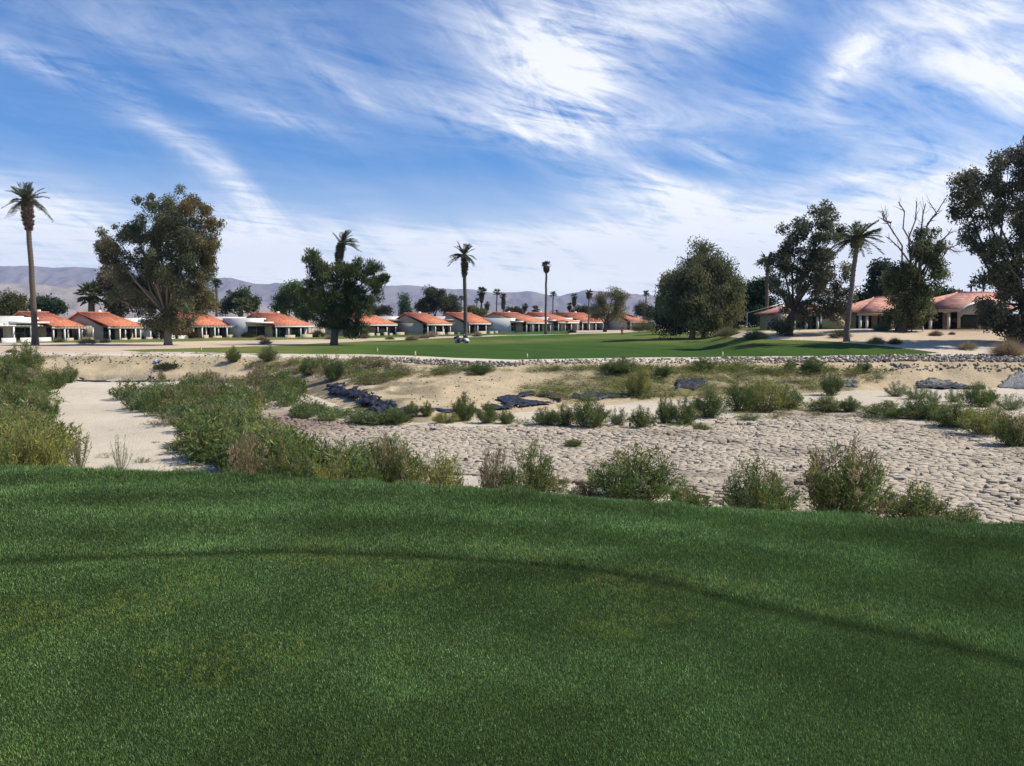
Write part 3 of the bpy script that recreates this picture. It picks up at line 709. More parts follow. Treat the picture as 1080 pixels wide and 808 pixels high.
# ---- dry clumps and garden shrubs on the desert strip
def clump(u, v, hpx, wpx, pal, label, cat='dry grass clump', name='dry_grass_clump', n=900, seed=0, group=None):
    x, y, z = [float(t[0]) for t in hit(u, v)]; s = y/FPX
    m = tuft(hpx*s, wpx*s, n, pal, seed+int(u), Wd=max(.02, .5*s*.35)); o = tag(m.obj(name, M['leafdry']), label, cat, group); o.location = (x, y, z-.02); return o
G4 = 'grass clumps on the sand strip'
clump(92,363,9,20,[STRAW,TAN,OLIVE],'broad straw and green clump before the second red roof from the left',group=G4)
clump(110,361.6,5,12,[BROWN,(.05,.045,.035)],'low dark clump right of the broad straw one',group=G4)
clump(12,372,4,14,[BROWN,DEEP],'low dark patch of brush on the sand at the far left',group=G4)
clump(276,358.6,5,10,[STRAW,TAN],'small straw tuft behind a dark one left of the pine',group=G4)
clump(280,363,6,13,[BROWN,DEEP,TAN],'dark rounded tuft on the turf edge left of the pine',group=G4)
clump(347,358,5,6,[STRAW,TAN],'tiny straw tuft just left of the pine trunk',group=G4)
clump(384,357,6,9,[TAN,BROWN],'tan tuft right of the pine',group=G4)
clump(411,358,3,14,[BROWN,OLIVE],'flat brown patch of stems right of the pine',group=G4)
clump(434,359,6,14,[TAN,PINK],'pinkish tan tuft in the middle of the sand strip',group=G4)
clump(446,357,4,18,[BROWN,PINK],'low reddish brush between two tan tufts',group=G4)
clump(455,355.5,6,12,[STRAW,PINK],'pale tuft nearest the golf cart',group=G4)
clump(503,355,5,9,[STRAW,TAN],'pale tuft right of the golf cart palm',group=G4)
clump(603,351,4,10,[STRAW,TAN],'pale tuft in front of the far red roofs',group=G4)
clump(924,362.5,8,20,[STRAW,TAN,GREEN],'half green, half straw clump at the end of the fairway',group=G4)
clump(944,363,7,14,[GREEN,GREEN,BROWN],'green sprawling clump at the right side of the half straw one',group=G4)
clump(987,354,6,13,[STRAW,TAN,BROWN],'straw dome on open sand in front of the right house',group=G4)
clump(1004,353,3,6,[BROWN,TAN],'tiny brown tuft on open sand in front of the right house',group=G4)
clump(1020,368.5,9,22,[STRAW,STRAW,TAN],'wide straw dome beside the path on the right',group=G4)
clump(1064,375,18,28,[(.40,.27,.17),TAN,STRAW],'tall reddish straw clump among the rocks at the right edge',n=1600,group=G4)
clump(62,361,5,12,[TAN,OLIVE],'small tan tuft by the patio of the first red-roofed house',group=G4)
clump(886,356,9,26,[DEEP,GREEN,(.16,.06,.04)],'dark green and red spiky plants beside the right date palm trunk',cat='agave',name='agave')
clump(797,357,9,30,[GREY,GREY,GREEN],'wide pale sage bush on the fairway edge beside the dark twin tree',cat='shrub',name='shrub',n=2200)
clump(768,355,11,26,[GREY,TAN,OLIVE],'greyish brush right of the domed eucalyptus',cat='shrub',name='shrub',n=1800)
G5 = 'garden shrubs in front of the houses'
for i, (u, v, h, w, pal, lb) in enumerate([
 (44,358.8,6,9,[(.20,.06,.045),BROWN],'dark red shrub by the beige wall of the first red-roofed house'),
 (99,358,6,8,[(.22,.07,.05),BROWN],'dark red shrub on the patio edge of the second house'),
 (88,358.3,8,9,[OLIVE,BROWN],'olive shrub on the patio edge of the second house'),
 (147,357.4,4,14,[(.10,.05,.04),DEEP],'dark low hedge in front of the white flat wing'),
 (192,357,9,8,[(.25,.06,.045),(.16,.05,.04)],'red flowering shrub right of the big eucalyptus trunk'),
 (200,357,12,7,[(.28,.06,.045),DEEP],'taller red flowering shrub under the third red roof'),
 (262,356,7,12,[(.14,.05,.04),GREEN],'reddish green shrub in front of the white flat roof'),
 (293,355,10,13,[FRESH,YEL,GREEN],'bright yellow-green round shrub in front of the fourth red roof'),
 (335,355.5,8,12,[(.22,.07,.05),DEEP,GREEN],'red and green flowering shrub left of the pine foot'),
 (404,353.5,6,10,[DEEP,GREEN],'dark green shrub by the wall right of the pine'),
 (530,350.4,13,22,[GREY,OLIVE,BROWN],'big grey-green bush in front of the beige end wall in mid row'),
 (680,350,15,28,[OLIVE,BROWN,GREY],'big brownish green bush right of the mesquite tree'),
 (930,349,9,14,[GREEN,GREY],'green shrub beside the thick leafy trunk on the right'),
 (996,346,8,12,[GREEN,GREY,FRESH],'leafy shrub beside the white post of the right house'),
 (870,347,9,20,[DEEP,GREEN],'dark hedge in front of the middle right house'),
 (1022,346,9,14,[DEEP,GREEN,OLIVE],'hedge in the opening of the sloping wing wall')]):
    clump(u, v, h, w, pal, lb, cat='shrub', name='shrub', n=1300, group=G5)

# =================================================================== TREES
def tree(name, label, cat, u, Y, vb, lobes, trunk_w, cols, seed, n=14000, L=.30, Wd=.10, rc=1.0, droop=0., group=None,
         top=None, bark=(.16, .13, .10), nclump=150, lean=0, style='', sub=None, bare=None, depth=1.0, twig=.35, shell=.42):
    rs = np.random.default_rng(seed); x0 = x_at(u, Y); z0 = float(H(x0, Y)); s = Y/FPX; n = int(n*1.6); L *= 1.15; Wd *= 1.5
    if vb is not None: z0 = min(z0, z0)
    root = empty(name, (x0, Y, z0-.1), 0, label, cat, group); O = np.array([x0, Y, z0-.1])
    Lb = []
    for lb in lobes:
        lu, lv, ru, rv = lb[:4]; dd = lb[4] if len(lb) > 4 else rs.uniform(-.35, .35)
        zc = float(z_at(lv, Y)); c = np.array([x_at(lu, Y, zc), Y+dd*ru*s, zc])-O
        Lb.append((c, np.array([ru*s, ru*s*depth, rv*s]), lb[5] if len(lb) > 5 else None))
    wts = np.array([(r[0]*r[2])**.9 for _, r, _ in Lb]); wts /= wts.sum()
    li = rs.choice(len(Lb), nclump, p=wts)
    d = rnd_unit(nclump, rs); k = rs.random(nclump)**shell
    CC = np.array([Lb[i][0] for i in li])+d*k[:, None]*np.array([Lb[i][1] for i in li])
    rcl = rc*rs.uniform(.55, 1.35, nclump)
    per = rs.choice(nclump, n, p=(rcl**2)/(rcl**2).sum())
    off = rnd_unit(n, rs)*(rs.random(n)**.55)[:, None]*rcl[per][:, None]*np.array([1, 1, .8])
    C = CC[per]+off; C[:, 2] -= droop*rcl[per]*rs.random(n)**2*1.3
    D = rnd_unit(n, rs)
    if style == 'pine': D = D*.6+np.array([0, 0, .8])+off/(rcl[per][:, None]+1e-6)*.5
    elif droop: D = D*.7+np.array([0, 0, -droop])
    cols = np.array(cols)*1.4; ci = rs.integers(0, len(cols), nclump)
    c = cols[ci][per]*rs.uniform(.72, 1.3, (nclump, 1))[per]*rs.uniform(.7, 1.3, (n, 1))
    for i, lo in enumerate(Lb):
        if lo[2] is not None:
            m_ = (li == i)[per] & (rs.random(n) < .8); c[m_] = np.array(lo[2])*rs.uniform(.6, 1.3, (m_.sum(), 1))
    cr = MB(); cr.leaves(C, D, L*rs.uniform(.6, 1.4, n), Wd*rs.uniform(.7, 1.3, n), c, rs)
    cr.obj('crown', M['leaf'], root)
    tw = trunk_w*s/2; tr = MB()
    lowest = min(c_[2]-r[2] for c_, r, _ in Lb); topc = max(Lb, key=lambda q: q[0][2])[0]
    cx = np.mean([c_[0] for c_, _, _ in Lb]); hf = max(lowest*.9, .5)
    fork = np.array([lean*s+.15*cx, 0, max(hf, .22*topc[2])])
    tr.tube([(0, 0, -.4), (.02*tw, 0, .15*fork[2]), fork*np.array([.5, .5, .55]), fork], [tw*1.5, tw*1.08, tw*.95, tw*.85], 9, bark)
    for c_, r, _ in Lb:
        p1 = fork*.55+c_*.45+rs.normal(0, .06*np.linalg.norm(c_), 3)*np.array([1, 1, .3])
        tr.tube([fork*.97, p1, c_], [tw*.45, tw*.28, tw*.09], 6, bark)
    for i in rs.choice(nclump, int(nclump*twig), replace=False):
        a = Lb[li[i]][0]; tr.tube([a, (a+CC[i])/2+rs.normal(0, .15, 3), CC[i]], [tw*.09, tw*.05, .01], 4, bark, cap=False)
    if bare: bare(tr, O, s, tw, rs)
    tr.obj('trunk', M['bark'], root)
    return root

EUC = [(.105, .110, .058), (.085, .095, .050), (.130, .120, .060)]
tree('eucalyptus_tree', 'huge leaning eucalyptus with a brown-tinged right side, left of the houses row centre', 'eucalyptus', 177, 125, 364,
     [(116,258,18,24),(118,280,18,24),(135,300,22,18),(122,252,20,22),(128,285,24,26),(215,270,22,20),(150,262,22,30),(165,225,22,26),(190,214,26,18),(205,235,28,26,0,(.20,.145,.055)),(222,250,18,24,0,(.19,.145,.055)),(182,262,34,32),(200,288,26,26),
      (172,300,26,26),(185,325,24,22),(170,335,16,14),(192,338,14,10),(160,300,20,20),(140,240,16,16),(165,250,28,22),(150,280,24,22),(200,300,24,22),(182,228,26,20),(195,255,26,22),(160,318,16,16),(205,312,18,14),(178,338,16,12)], 7.5, EUC, 3, n=56000, L=.30, Wd=.10, rc=1.15, droop=.6, nclump=260, bark=(.20, .17, .13))
tree('pine_tree', 'dark green spreading pine with upswept branch tips and a short thick trunk', 'pine', 352, 127, 363.5,
     [(332,281,11,12),(328,272,6,7),(350,290,22,16),(370,288,18,14),(392,286,9,10),(392,300,14,10),(406,294,7,8),(346,312,22,18),(372,312,20,16),(352,335,20,16),(368,345,20,9),(385,322,12,10),(338,300,14,14),(376,350,12,9),(345,335,18,16),(360,325,22,18),(335,325,10,14),(330,305,12,10),(388,312,14,10)],
     8, [(.055,.075,.026),(.085,.10,.034),(.045,.060,.022)], 5, n=26000, L=.42, Wd=.07, rc=.85, nclump=240, style='pine', bark=(.11, .085, .06), twig=.5)
tree('domed_eucalyptus', 'dense dome-shaped olive green eucalyptus in the middle right of the fairway', 'eucalyptus', 730, 120, 357,
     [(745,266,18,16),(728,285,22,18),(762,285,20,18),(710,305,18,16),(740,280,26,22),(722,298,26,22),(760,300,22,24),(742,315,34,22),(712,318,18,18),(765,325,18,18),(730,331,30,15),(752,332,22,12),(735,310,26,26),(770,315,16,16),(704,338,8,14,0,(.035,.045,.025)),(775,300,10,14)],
     6.5, [(.125,.130,.060),(.100,.110,.052),(.155,.145,.065)], 9, n=46000, L=.28, Wd=.10, rc=1.25, droop=.9, nclump=330, shell=.6, bark=(.19, .17, .14))
tree('broadleaf_tree', 'tall dark tree with gaps in its crown left of the front date palm', 'tree', 833, 94, 355,
     [(872,224,16,12),(845,236,20,14),(828,250,13,16),(858,255,26,22),(886,248,10,16),(822,275,14,18),(845,283,26,24),(872,285,22,24),(890,305,11,28),(830,308,16,18),(862,315,26,18),(842,330,18,14),(826,342,9,10),(882,330,12,12)],
     6, [(.082,.088,.056),(.066,.074,.046),(.105,.106,.062)], 15, n=20000, L=.24, Wd=.09, rc=.7, droop=.3, nclump=230, bark=(.09, .07, .05))
def dead(tr, O, s, tw, rs):
    def P(u, v, d=0): z = float(z_at(v, 97)); return np.array([x_at(u, 97, z), 97+d, z])-O
    for pts in [[(955,300),(948,260),(940,235),(932,222)],[(955,300),(960,262),(956,240),(957,222),(950,212)],[(960,300),(962,250),(968,232),(968,212)],[(965,300),(972,262),(980,236),(988,222),(992,212)],
                [(965,305),(978,280),(992,272),(1002,262),(1012,256)],[(972,290),(985,262),(996,248),(1008,240)],[(968,290),(975,250),(977,225),(979,214)],[(958,280),(944,262),(937,250)],
                [(980,236),(984,226),(983,214)],[(985,262),(1000,262),(1010,266)],[(940,235),(934,232),(929,226)]]:
        p = [P(u, v, rs.uniform(-1, 1)) for u, v in pts]; n_ = len(p)
        tr.tube(p, [tw*.14*(1-i/n_)**1.1+.03 for i in range(n_)], 5, (.17, .13, .10))
        for q in range(14):
            i = rs.integers(1, n_); a = p[i]*rs.uniform(.0, 1)+0; t_ = rs.random(); a = p[i-1]*(1-t_)+p[i]*t_
            dvec = (p[i]-p[i-1]); dvec /= np.linalg.norm(dvec); e = dvec+rnd_unit(1, rs)[0]*.8; b = a+e*rs.uniform(.35, 1.05)
            tr.tube([a, (a+b)/2+rs.normal(0, .1, 3), b], [.035, .025, .012], 4, (.20, .16, .13), cap=False)
tree('half_dead_tree', 'half dead tree with bare upper branches over a dense green lower crown', 'tree', 950, 97, 350,
     [(948,292,12,16),(958,315,18,20),(948,330,12,14),(968,325,14,18),(975,300,12,14),(984,275,10,16),(990,290,7,12),(966,262,7,14),(958,340,12,10),(978,262,7,8),(937,300,6,10),(983,246,7,12),(972,246,6,10),(990,262,7,10),(960,285,12,12)],
     11, [(.080,.098,.042),(.10,.12,.048),(.13,.14,.062)], 21, n=17000, L=.24, Wd=.09, rc=.75, droop=.4, nclump=180, bark=(.13, .10, .075), bare=dead, lean=3)
tree('shade_tree', 'biggest dark tree cut by the right picture edge', 'tree', 1082, 84, 362,
     [(1030,192,22,18),(1018,212,14,16),(1060,178,24,18),(1085,170,30,24),(1050,215,28,22),(1020,240,14,12),(1080,215,30,30),(1042,258,18,16),(1075,262,30,28),(1062,295,26,22),(1052,320,18,18),(1080,320,30,26),(1070,345,20,14),(1110,240,34,60),(1120,310,30,40),(1034,268,8,12),(1046,340,14,10),(1100,170,30,30)],
     9, [(.070,.078,.048),(.084,.09,.054),(.105,.102,.062)], 27, n=50000, L=.22, Wd=.10, rc=.85, droop=.5, nclump=330, bark=(.08, .065, .05))
tree('mesquite_tree', 'airy yellowish green tree in front of the far red roofs', 'tree', 638, 198, 350,
     [(634,318,12,12),(646,312,14,11),(658,320,10,12),(640,330,16,10),(652,332,12,10),(628,328,8,8)], 4, [(.135,.125,.055),(.105,.11,.045),(.15,.13,.07)], 33,
     n=9000, L=.30, Wd=.09, rc=1.3, nclump=110, bark=(.08, .065, .05))
GB = 'trees behind the houses'
def bgt(u, Y, lobes, cols, seed, label, n=5000, tw=3, rc=1.5, L=.42, Wd=.17, name='background_tree', **k):
    return tree(name, label, 'tree', u, Y, None, lobes, tw, cols, seed, n=n, L=L, Wd=Wd, rc=rc, nclump=k.pop('nclump', 60), group=GB, **k)
bgt(6, 185, [(-4,322,16,12),(12,320,11,10),(20,326,7,6)], [(.12,.11,.045),(.085,.09,.035)], 41, 'olive brown tree behind the white flat house at the left edge')
bgt(52, 190, [(38,324,9,8),(50,322,9,9),(62,325,7,8)], [(.035,.055,.028),(.045,.065,.03)], 42, 'dark evergreens behind the leftmost red roof')
bgt(128, 168, [(118,302,12,12),(132,312,16,16),(122,325,12,10),(148,318,10,14),(112,296,8,8)], [(.10,.085,.05),(.12,.10,.065),(.075,.07,.04)], 43, 'grey-brown tree partly behind the huge eucalyptus', n=8000, nclump=90)
bgt(216, 175, [(214,318,8,9),(222,322,6,7),(208,312,7,10)], [(.15,.125,.055),(.12,.11,.05)], 44, 'yellow-brown tree right of the huge eucalyptus')
bgt(253, 200, [(244,318,11,10),(258,316,12,11),(266,322,7,7),(236,324,6,5)], [(.055,.075,.035),(.07,.09,.04)], 45, 'round dark green tree with palm leaves in front of it', n=6500)
bgt(305, 215, [(300,318,10,12),(308,308,9,9),(314,318,8,14),(294,326,8,6)], [(.08,.125,.035),(.10,.14,.045)], 46, 'bright green weeping tree with a double top behind the fourth red roof', n=7000, nclump=80)
bgt(324, 210, [(324,316,6,10),(320,328,9,8),(330,326,7,9)], [(.075,.115,.03),(.09,.13,.04)], 47, 'slim bright green tree half behind the pine')
bgt(399, 235, [(395,329,6,4),(405,328,5,4)], [(.05,.06,.03)], 48, 'low dark tree right of the pine', n=1800, nclump=25)
bgt(427, 240, [(427,322,4,6),(427,316,2,4),(428,329,6,4)], [(.06,.10,.045)], 49, 'small pointed conifer between two red roofs', n=2200, nclump=30)
bgt(446, 236, [(445,325,6,6),(449,320,4,5)], [(.055,.085,.03)], 50, 'small bright conifer touching the dark olive tree', n=2200, nclump=30)
bgt(459, 232, [(456,313,11,9),(466,316,9,9),(452,324,9,6)], [(.065,.068,.035),(.05,.055,.03)], 51, 'large dark olive tree behind the fifth and sixth red roofs', n=7000)
bgt(476, 236, [(474,322,9,8),(480,326,6,6)], [(.075,.09,.06)], 52, 'grey-green tree right of the large dark olive tree', n=4000)
bgt(500, 250, [(497,328,6,4),(506,330,5,3)], [(.10,.11,.04)], 53, 'yellowish low trees behind the roof right of the tall date palm', n=2400, nclump=30)
bgt(541, 255, [(538,329,5,4),(546,330,5,3)], [(.05,.06,.03)], 54, 'low dark trees behind the beige end wall', n=1800, nclump=25)
bgt(676, 240, [(676,325,6,6),(684,330,8,5),(694,332,7,4)], [(.06,.08,.04),(.10,.09,.06)], 55, 'mixed green trees right of the airy mesquite', n=3600, nclump=40)
bgt(604, 260, [(608,330,5,4),(617,328,5,4)], [(.05,.07,.035)], 56, 'low trees behind the far red roofs', n=1800, nclump=25)
bgt(792, 138, [(780,318,14,16),(798,305,14,12),(808,318,16,16),(790,332,18,12),(770,335,14,10),(815,302,8,8)], [(.022,.045,.018),(.032,.058,.022)], 57, 'dense dark cypress mass between the domed eucalyptus and the dark tall tree', n=14000, nclump=120, rc=1.2, L=.3, Wd=.12)
bgt(930, 128, [(922,314,10,8),(936,316,10,8),(910,322,8,8)], [(.025,.045,.022)], 58, 'dark evergreen behind the middle right house', n=4000)
bgt(930, 122, [(926,300,6,10),(930,285,5,6)], [(.05,.06,.04)], 59, 'slender grey-green tree left of the half dead one', n=2500, nclump=40)
bgt(996, 135, [(990,314,9,6),(1002,316,8,6),(980,318,6,5)], [(.035,.055,.03)], 60, 'low dark trees behind the gap beside the right house', n=3000, nclump=40)
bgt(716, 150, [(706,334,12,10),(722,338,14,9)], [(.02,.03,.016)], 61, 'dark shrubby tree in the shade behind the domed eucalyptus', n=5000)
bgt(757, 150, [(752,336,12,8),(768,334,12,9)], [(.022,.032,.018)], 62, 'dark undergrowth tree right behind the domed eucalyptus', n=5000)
bgt(695, 290, [(640,336,20,4),(700,337,20,4),(590,335,20,4)], [(.06,.07,.035)], 63, 'faraway tree belt seen under the mesquite', n=3500, nclump=60)

# ---- palms
def frond_date(mb, o, az_, el_, L, droop, rs, col, nl=34, ll=.55, lw=.05):
    d = np.array([math.cos(az_), math.sin(az_), 0]); t = np.linspace(0, 1, 7)
    P = o+d*(L*t*math.cos(el_))[:, None]*1.0+np.array([0, 0, 1])*(L*t*math.sin(el_)-droop*L*t**2)[:, None]
    mb.tube(P, np.linspace(.05, .015, 7), 3, np.array(col)*1.2, cap=False)
    tt = np.linspace(.16, .99, nl); C = np.stack([np.interp(tt, t, P[:, k]) for k in range(3)], 1)
    tg = np.gradient(C, axis=0); tg /= np.linalg.norm(tg, axis=1)[:, None]; sd = np.cross(tg, [0, 0, 1.]); sd /= np.linalg.norm(sd, axis=1)[:, None]+1e-6
    for sg in (-1, 1):
        D = tg*.75+sd*sg*.9+np.array([0, 0, .18])+rs.normal(0, .12, (nl, 3))
        mb.leaves(C, D, ll*(1-.55*np.abs(tt-.45)), lw*rs.uniform(.8, 1.3, nl), np.array(col)*rs.uniform(.75, 1.3, (nl, 1)), rs)
def fan_leaf(mb, o, az_, el_, L, R, rs, col):
    d = np.array([math.cos(az_)*math.cos(el_), math.sin(az_)*math.cos(el_), math.sin(el_)])
    c = o+d*L; mb.tube([o, o+d*L*.5+np.array([0, 0, .03]), c], [.03, .025, .02], 3, np.array(col)*1.1, cap=False)
    sd = np.cross(d, [0, 0, 1.]); sd /= np.linalg.norm(sd)+1e-6; n = 11; a = np.linspace(-1.9, 1.9, n)
    D = np.cos(a)[:, None]*d+np.sin(a)[:, None]*sd+np.array([0, 0, -.25])+rs.normal(0, .06, (n, 3))
    mb.leaves(np.repeat(c[None], n, 0), D, R*(1-.12*np.abs(a)), R*.26, np.array(col)*rs.uniform(.8, 1.25, (n, 1)), rs)
def palm(name, label, cat, u, Y, kind, vtop, crown_px, tw_px, bend=0., skirt=(0, 0), n=34, group=None, seed=0, col=None, elr=(-.5, 1.3), azb=None, ztop=None, upright=False, dead_n=0, trunkcol=(.15, .115, .085)):
    rs = np.random.default_rng(100+seed+int(u*3)); x0 = x_at(u, Y); z0 = float(H(x0, Y))-.1; s = Y/FPX
    root = empty(name, (x0, Y, z0), 0, label, cat, group); hgt = float(z_at(vtop, Y))-z0; r = tw_px*s/2
    tt = np.linspace(0, 1, 12); px_ = bend*s*tt**1.6
    P = np.stack([px_+rs.normal(0, .02, 12), rs.normal(0, .02, 12), hgt*tt-.3*(1-tt)], 1)
    tr = MB(); tr.tube(P, r*(1.0-.22*tt+.5*np.exp(-tt*14)), 8, trunkcol)
    for k in range(int(hgt/.45)):                                     # old leaf-scar rings
        q = (k+.5)/int(hgt/.45); c = np.array([np.interp(q, tt, P[:, i]) for i in range(3)])
        tr.tube([c-[0, 0, .05], c+[0, 0, .05]], [r*(1.10-.2*q), r*(1.02-.2*q)], 7, np.array(trunkcol)*.75, cap=False)
    tr.obj('trunk', M['bark'], root)
    top = P[-1]; R = crown_px*s/2
    if skirt[0]:
        sk = MB(); L0 = skirt[0]*s; w0 = skirt[1]*s/2; m = 700
        q = rs.random(m); a = rs.uniform(0, 6.28, m); c = np.stack([np.interp(1-q*L0/hgt, tt, P[:, i]) for i in range(3)], 1)
        prof = w0*(.45+.75*np.sin(np.pi*np.clip(q*.9+.08, 0, 1)))*(1-.25*q); c += np.stack([np.cos(a)*prof*.85, np.sin(a)*prof*.85, np.zeros(m)], 1)
        D = np.stack([np.cos(a)*.5, np.sin(a)*.5, np.full(m, -.7 if kind == 'fan' else .6)], 1)+rs.normal(0, .25, (m, 3))
        sk.leaves(c, D, .55, .16, np.array((.13, .09, .06))*rs.uniform(.5, 1.5, (m, 1)), rs)
        qs = np.linspace(0, 1, 8); cc = np.stack([np.interp(1-qs*L0/hgt, tt, P[:, i]) for i in range(3)], 1)
        sk.tube(cc, w0*.8*(.45+.75*np.sin(np.pi*np.clip(qs*.9+.08, 0, 1))), 8, (.075, .052, .038)); sk.obj('dead_leaf_skirt', M['bark'], root)
    cr = MB()
    if kind == 'date':
        col = col or (.088, .102, .052)
        for i in range(n):
            e = rs.uniform(*elr); a = rs.uniform(0, 6.28) if azb is None else rs.normal(azb, .9)
            frond_date(cr, top, a, e, R*rs.uniform(.8, 1.1), rs.uniform(.12, .32)+max(0, .25-e*.2), rs, col, ll=R*.20, lw=max(.06, .42*s))
        for i in range(dead_n):
            frond_date(cr, top, rs.uniform(0, 6.28), rs.uniform(-1.2, -.7), R*.6, .1, rs, (.20, .15, .09), ll=R*.12)
    else:
        col = col or (.055, .072, .036)
        for i in range(n):
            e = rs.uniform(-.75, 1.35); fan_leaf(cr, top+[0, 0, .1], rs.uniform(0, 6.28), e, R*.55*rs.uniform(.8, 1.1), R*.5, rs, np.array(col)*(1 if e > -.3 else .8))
    cr.obj('crown', M['leaf'], root); return root
palm('date_palm', 'tall slightly bent date palm with a dark shaggy collar at the far left', 'palm', 37, 126, 'date', 213, 53, 6.0, bend=-3.5, skirt=(30, 9), n=44, elr=(-.2, 1.45), trunkcol=(.13, .10, .075))
palm('date_palm', 'tall thin date palm with a dark collar right behind the golf cart', 'palm', 491, 160, 'date', 270, 34, 4.4, bend=-1, skirt=(22, 5), n=30, elr=(-.2, 1.4), trunkcol=(.13, .10, .085))
palm('date_palm', 'leaning date palm head sticking out above the pine', 'palm', 351, 131, 'date', 258, 40, 3.4, bend=10, skirt=(20, 6), n=26, elr=(0, 1.4), azb=.2)
palm('date_palm', 'date palm with feathery drooping crown in front of the tall dark tree', 'palm', 893, 86, 'date', 252, 62, 6, bend=9, skirt=(10, 7), n=40, elr=(-.3, 1.0), trunkcol=(.15, .12, .09), dead_n=5)
palm('date_palm', 'date palm whose frond tips peep out of the top of the domed eucalyptus', 'palm', 742, 123, 'date', 266, 40, 4, n=16, elr=(.15, .8))
palm('date_palm', 'small dark date palm left of the tall dark tree', 'palm', 808, 112, 'date', 276, 28, 4, n=22, elr=(-.4, 1.2), col=(.05, .06, .04))
GP = 'fan palms on the skyline behind the houses'
pl_ = [(97,165,312,34,8,0,0,'bushy fan palm beside the second red roof from the left',(.10,.115,.05),46),
 (229,190,300,15,3.4,0,0,'short fan palm right of the huge eucalyptus',None,30),
 (255,196,322,24,4,0,0,'fan palm head in front of the round dark tree',(.125,.135,.06),36),
 (486,262,315,8,1.6,0,0,'small thin fan palm just left of the tall date palm',None,22),
 (502.5,258,318,8,1.3,0,0,'short fan palm left of the bushy pair leader',None,22),
 (507.5,255,308,13,2.0,10,4,'thick-headed fan palm, tallest of the group right of the tall date palm',None,32),
 (513,262,321,8,1.4,6,3,'low fan palm on the right side of the tallest of its group',None,22),
 (523.5,255,309,10,1.4,0,0,'slim fan palm, left one of a close pair',None,26),
 (530.5,255,313,9,1.5,12,3,'slim shaggy fan palm, right one of a close pair',None,26),
 (544,262,326,7,4,5,4,'stubby fan palm left of mid picture',None,22),
 (553,262,323,8,1.8,4,3,'little round-headed fan palm standing alone',None,24),
 (564,262,327,11,4,4,6,'bushy low fan palm left of the tallest skyline palm',None,26),
 (575.5,190,280,11,2.6,6,4,'tallest fan palm of the skyline with a shaggy mid trunk',None,32),
 (582.8,258,311,9,1.5,0,0,'fan palm right beside the tallest one',None,26),
 (586.5,262,329,5,1.3,0,0,'tiny fan palm below its taller neighbour',None,16),
 (600,262,322,7,1.8,4,3,'fan palm with dark head at the left of the far cluster',None,22),
 (605,258,313,9,1.6,9,3,'tallest fan palm of the far cluster',None,26),
 (609,262,324,6,1.6,0,0,'small fan palm in the middle of the far cluster',None,20),
 (613.5,262,326,7,2,0,0,'small fan palm at the right of the far cluster',None,20),
 (620.5,225,309,9,1.4,5,4,'fan palm hard against the left side of the mesquite crown',(.07,.08,.045),26),
 (680.5,240,310,9,1.5,0,0,'lone fan palm above the trees right of the mesquite',None,28),
 (687.5,245,326,7,1.4,0,0,'short fan palm beside the lone tall one',None,20),
 (692.5,240,317,7,1.8,8,3,'left fan palm of the two nearest the domed eucalyptus',None,24),
 (696,240,316,7,1.8,8,3,'right fan palm of the two nearest the domed eucalyptus',None,24),
 (1022,135,301,11,2.2,0,0,'small fan palm head above the ridge of the right house',None,26),
 (1035,132,298,13,2.2,0,0,'fan palm between the right house and the biggest dark tree',None,28)]
for u, Y_, vt, cw_, tw_, s0, s1, lb, c_, n_ in pl_:
    palm('fan_palm', lb, 'palm', u, Y_, 'fan', vt, cw_, tw_, skirt=(s0, s1), n=n_, group=GP, col=c_, bend=.6)

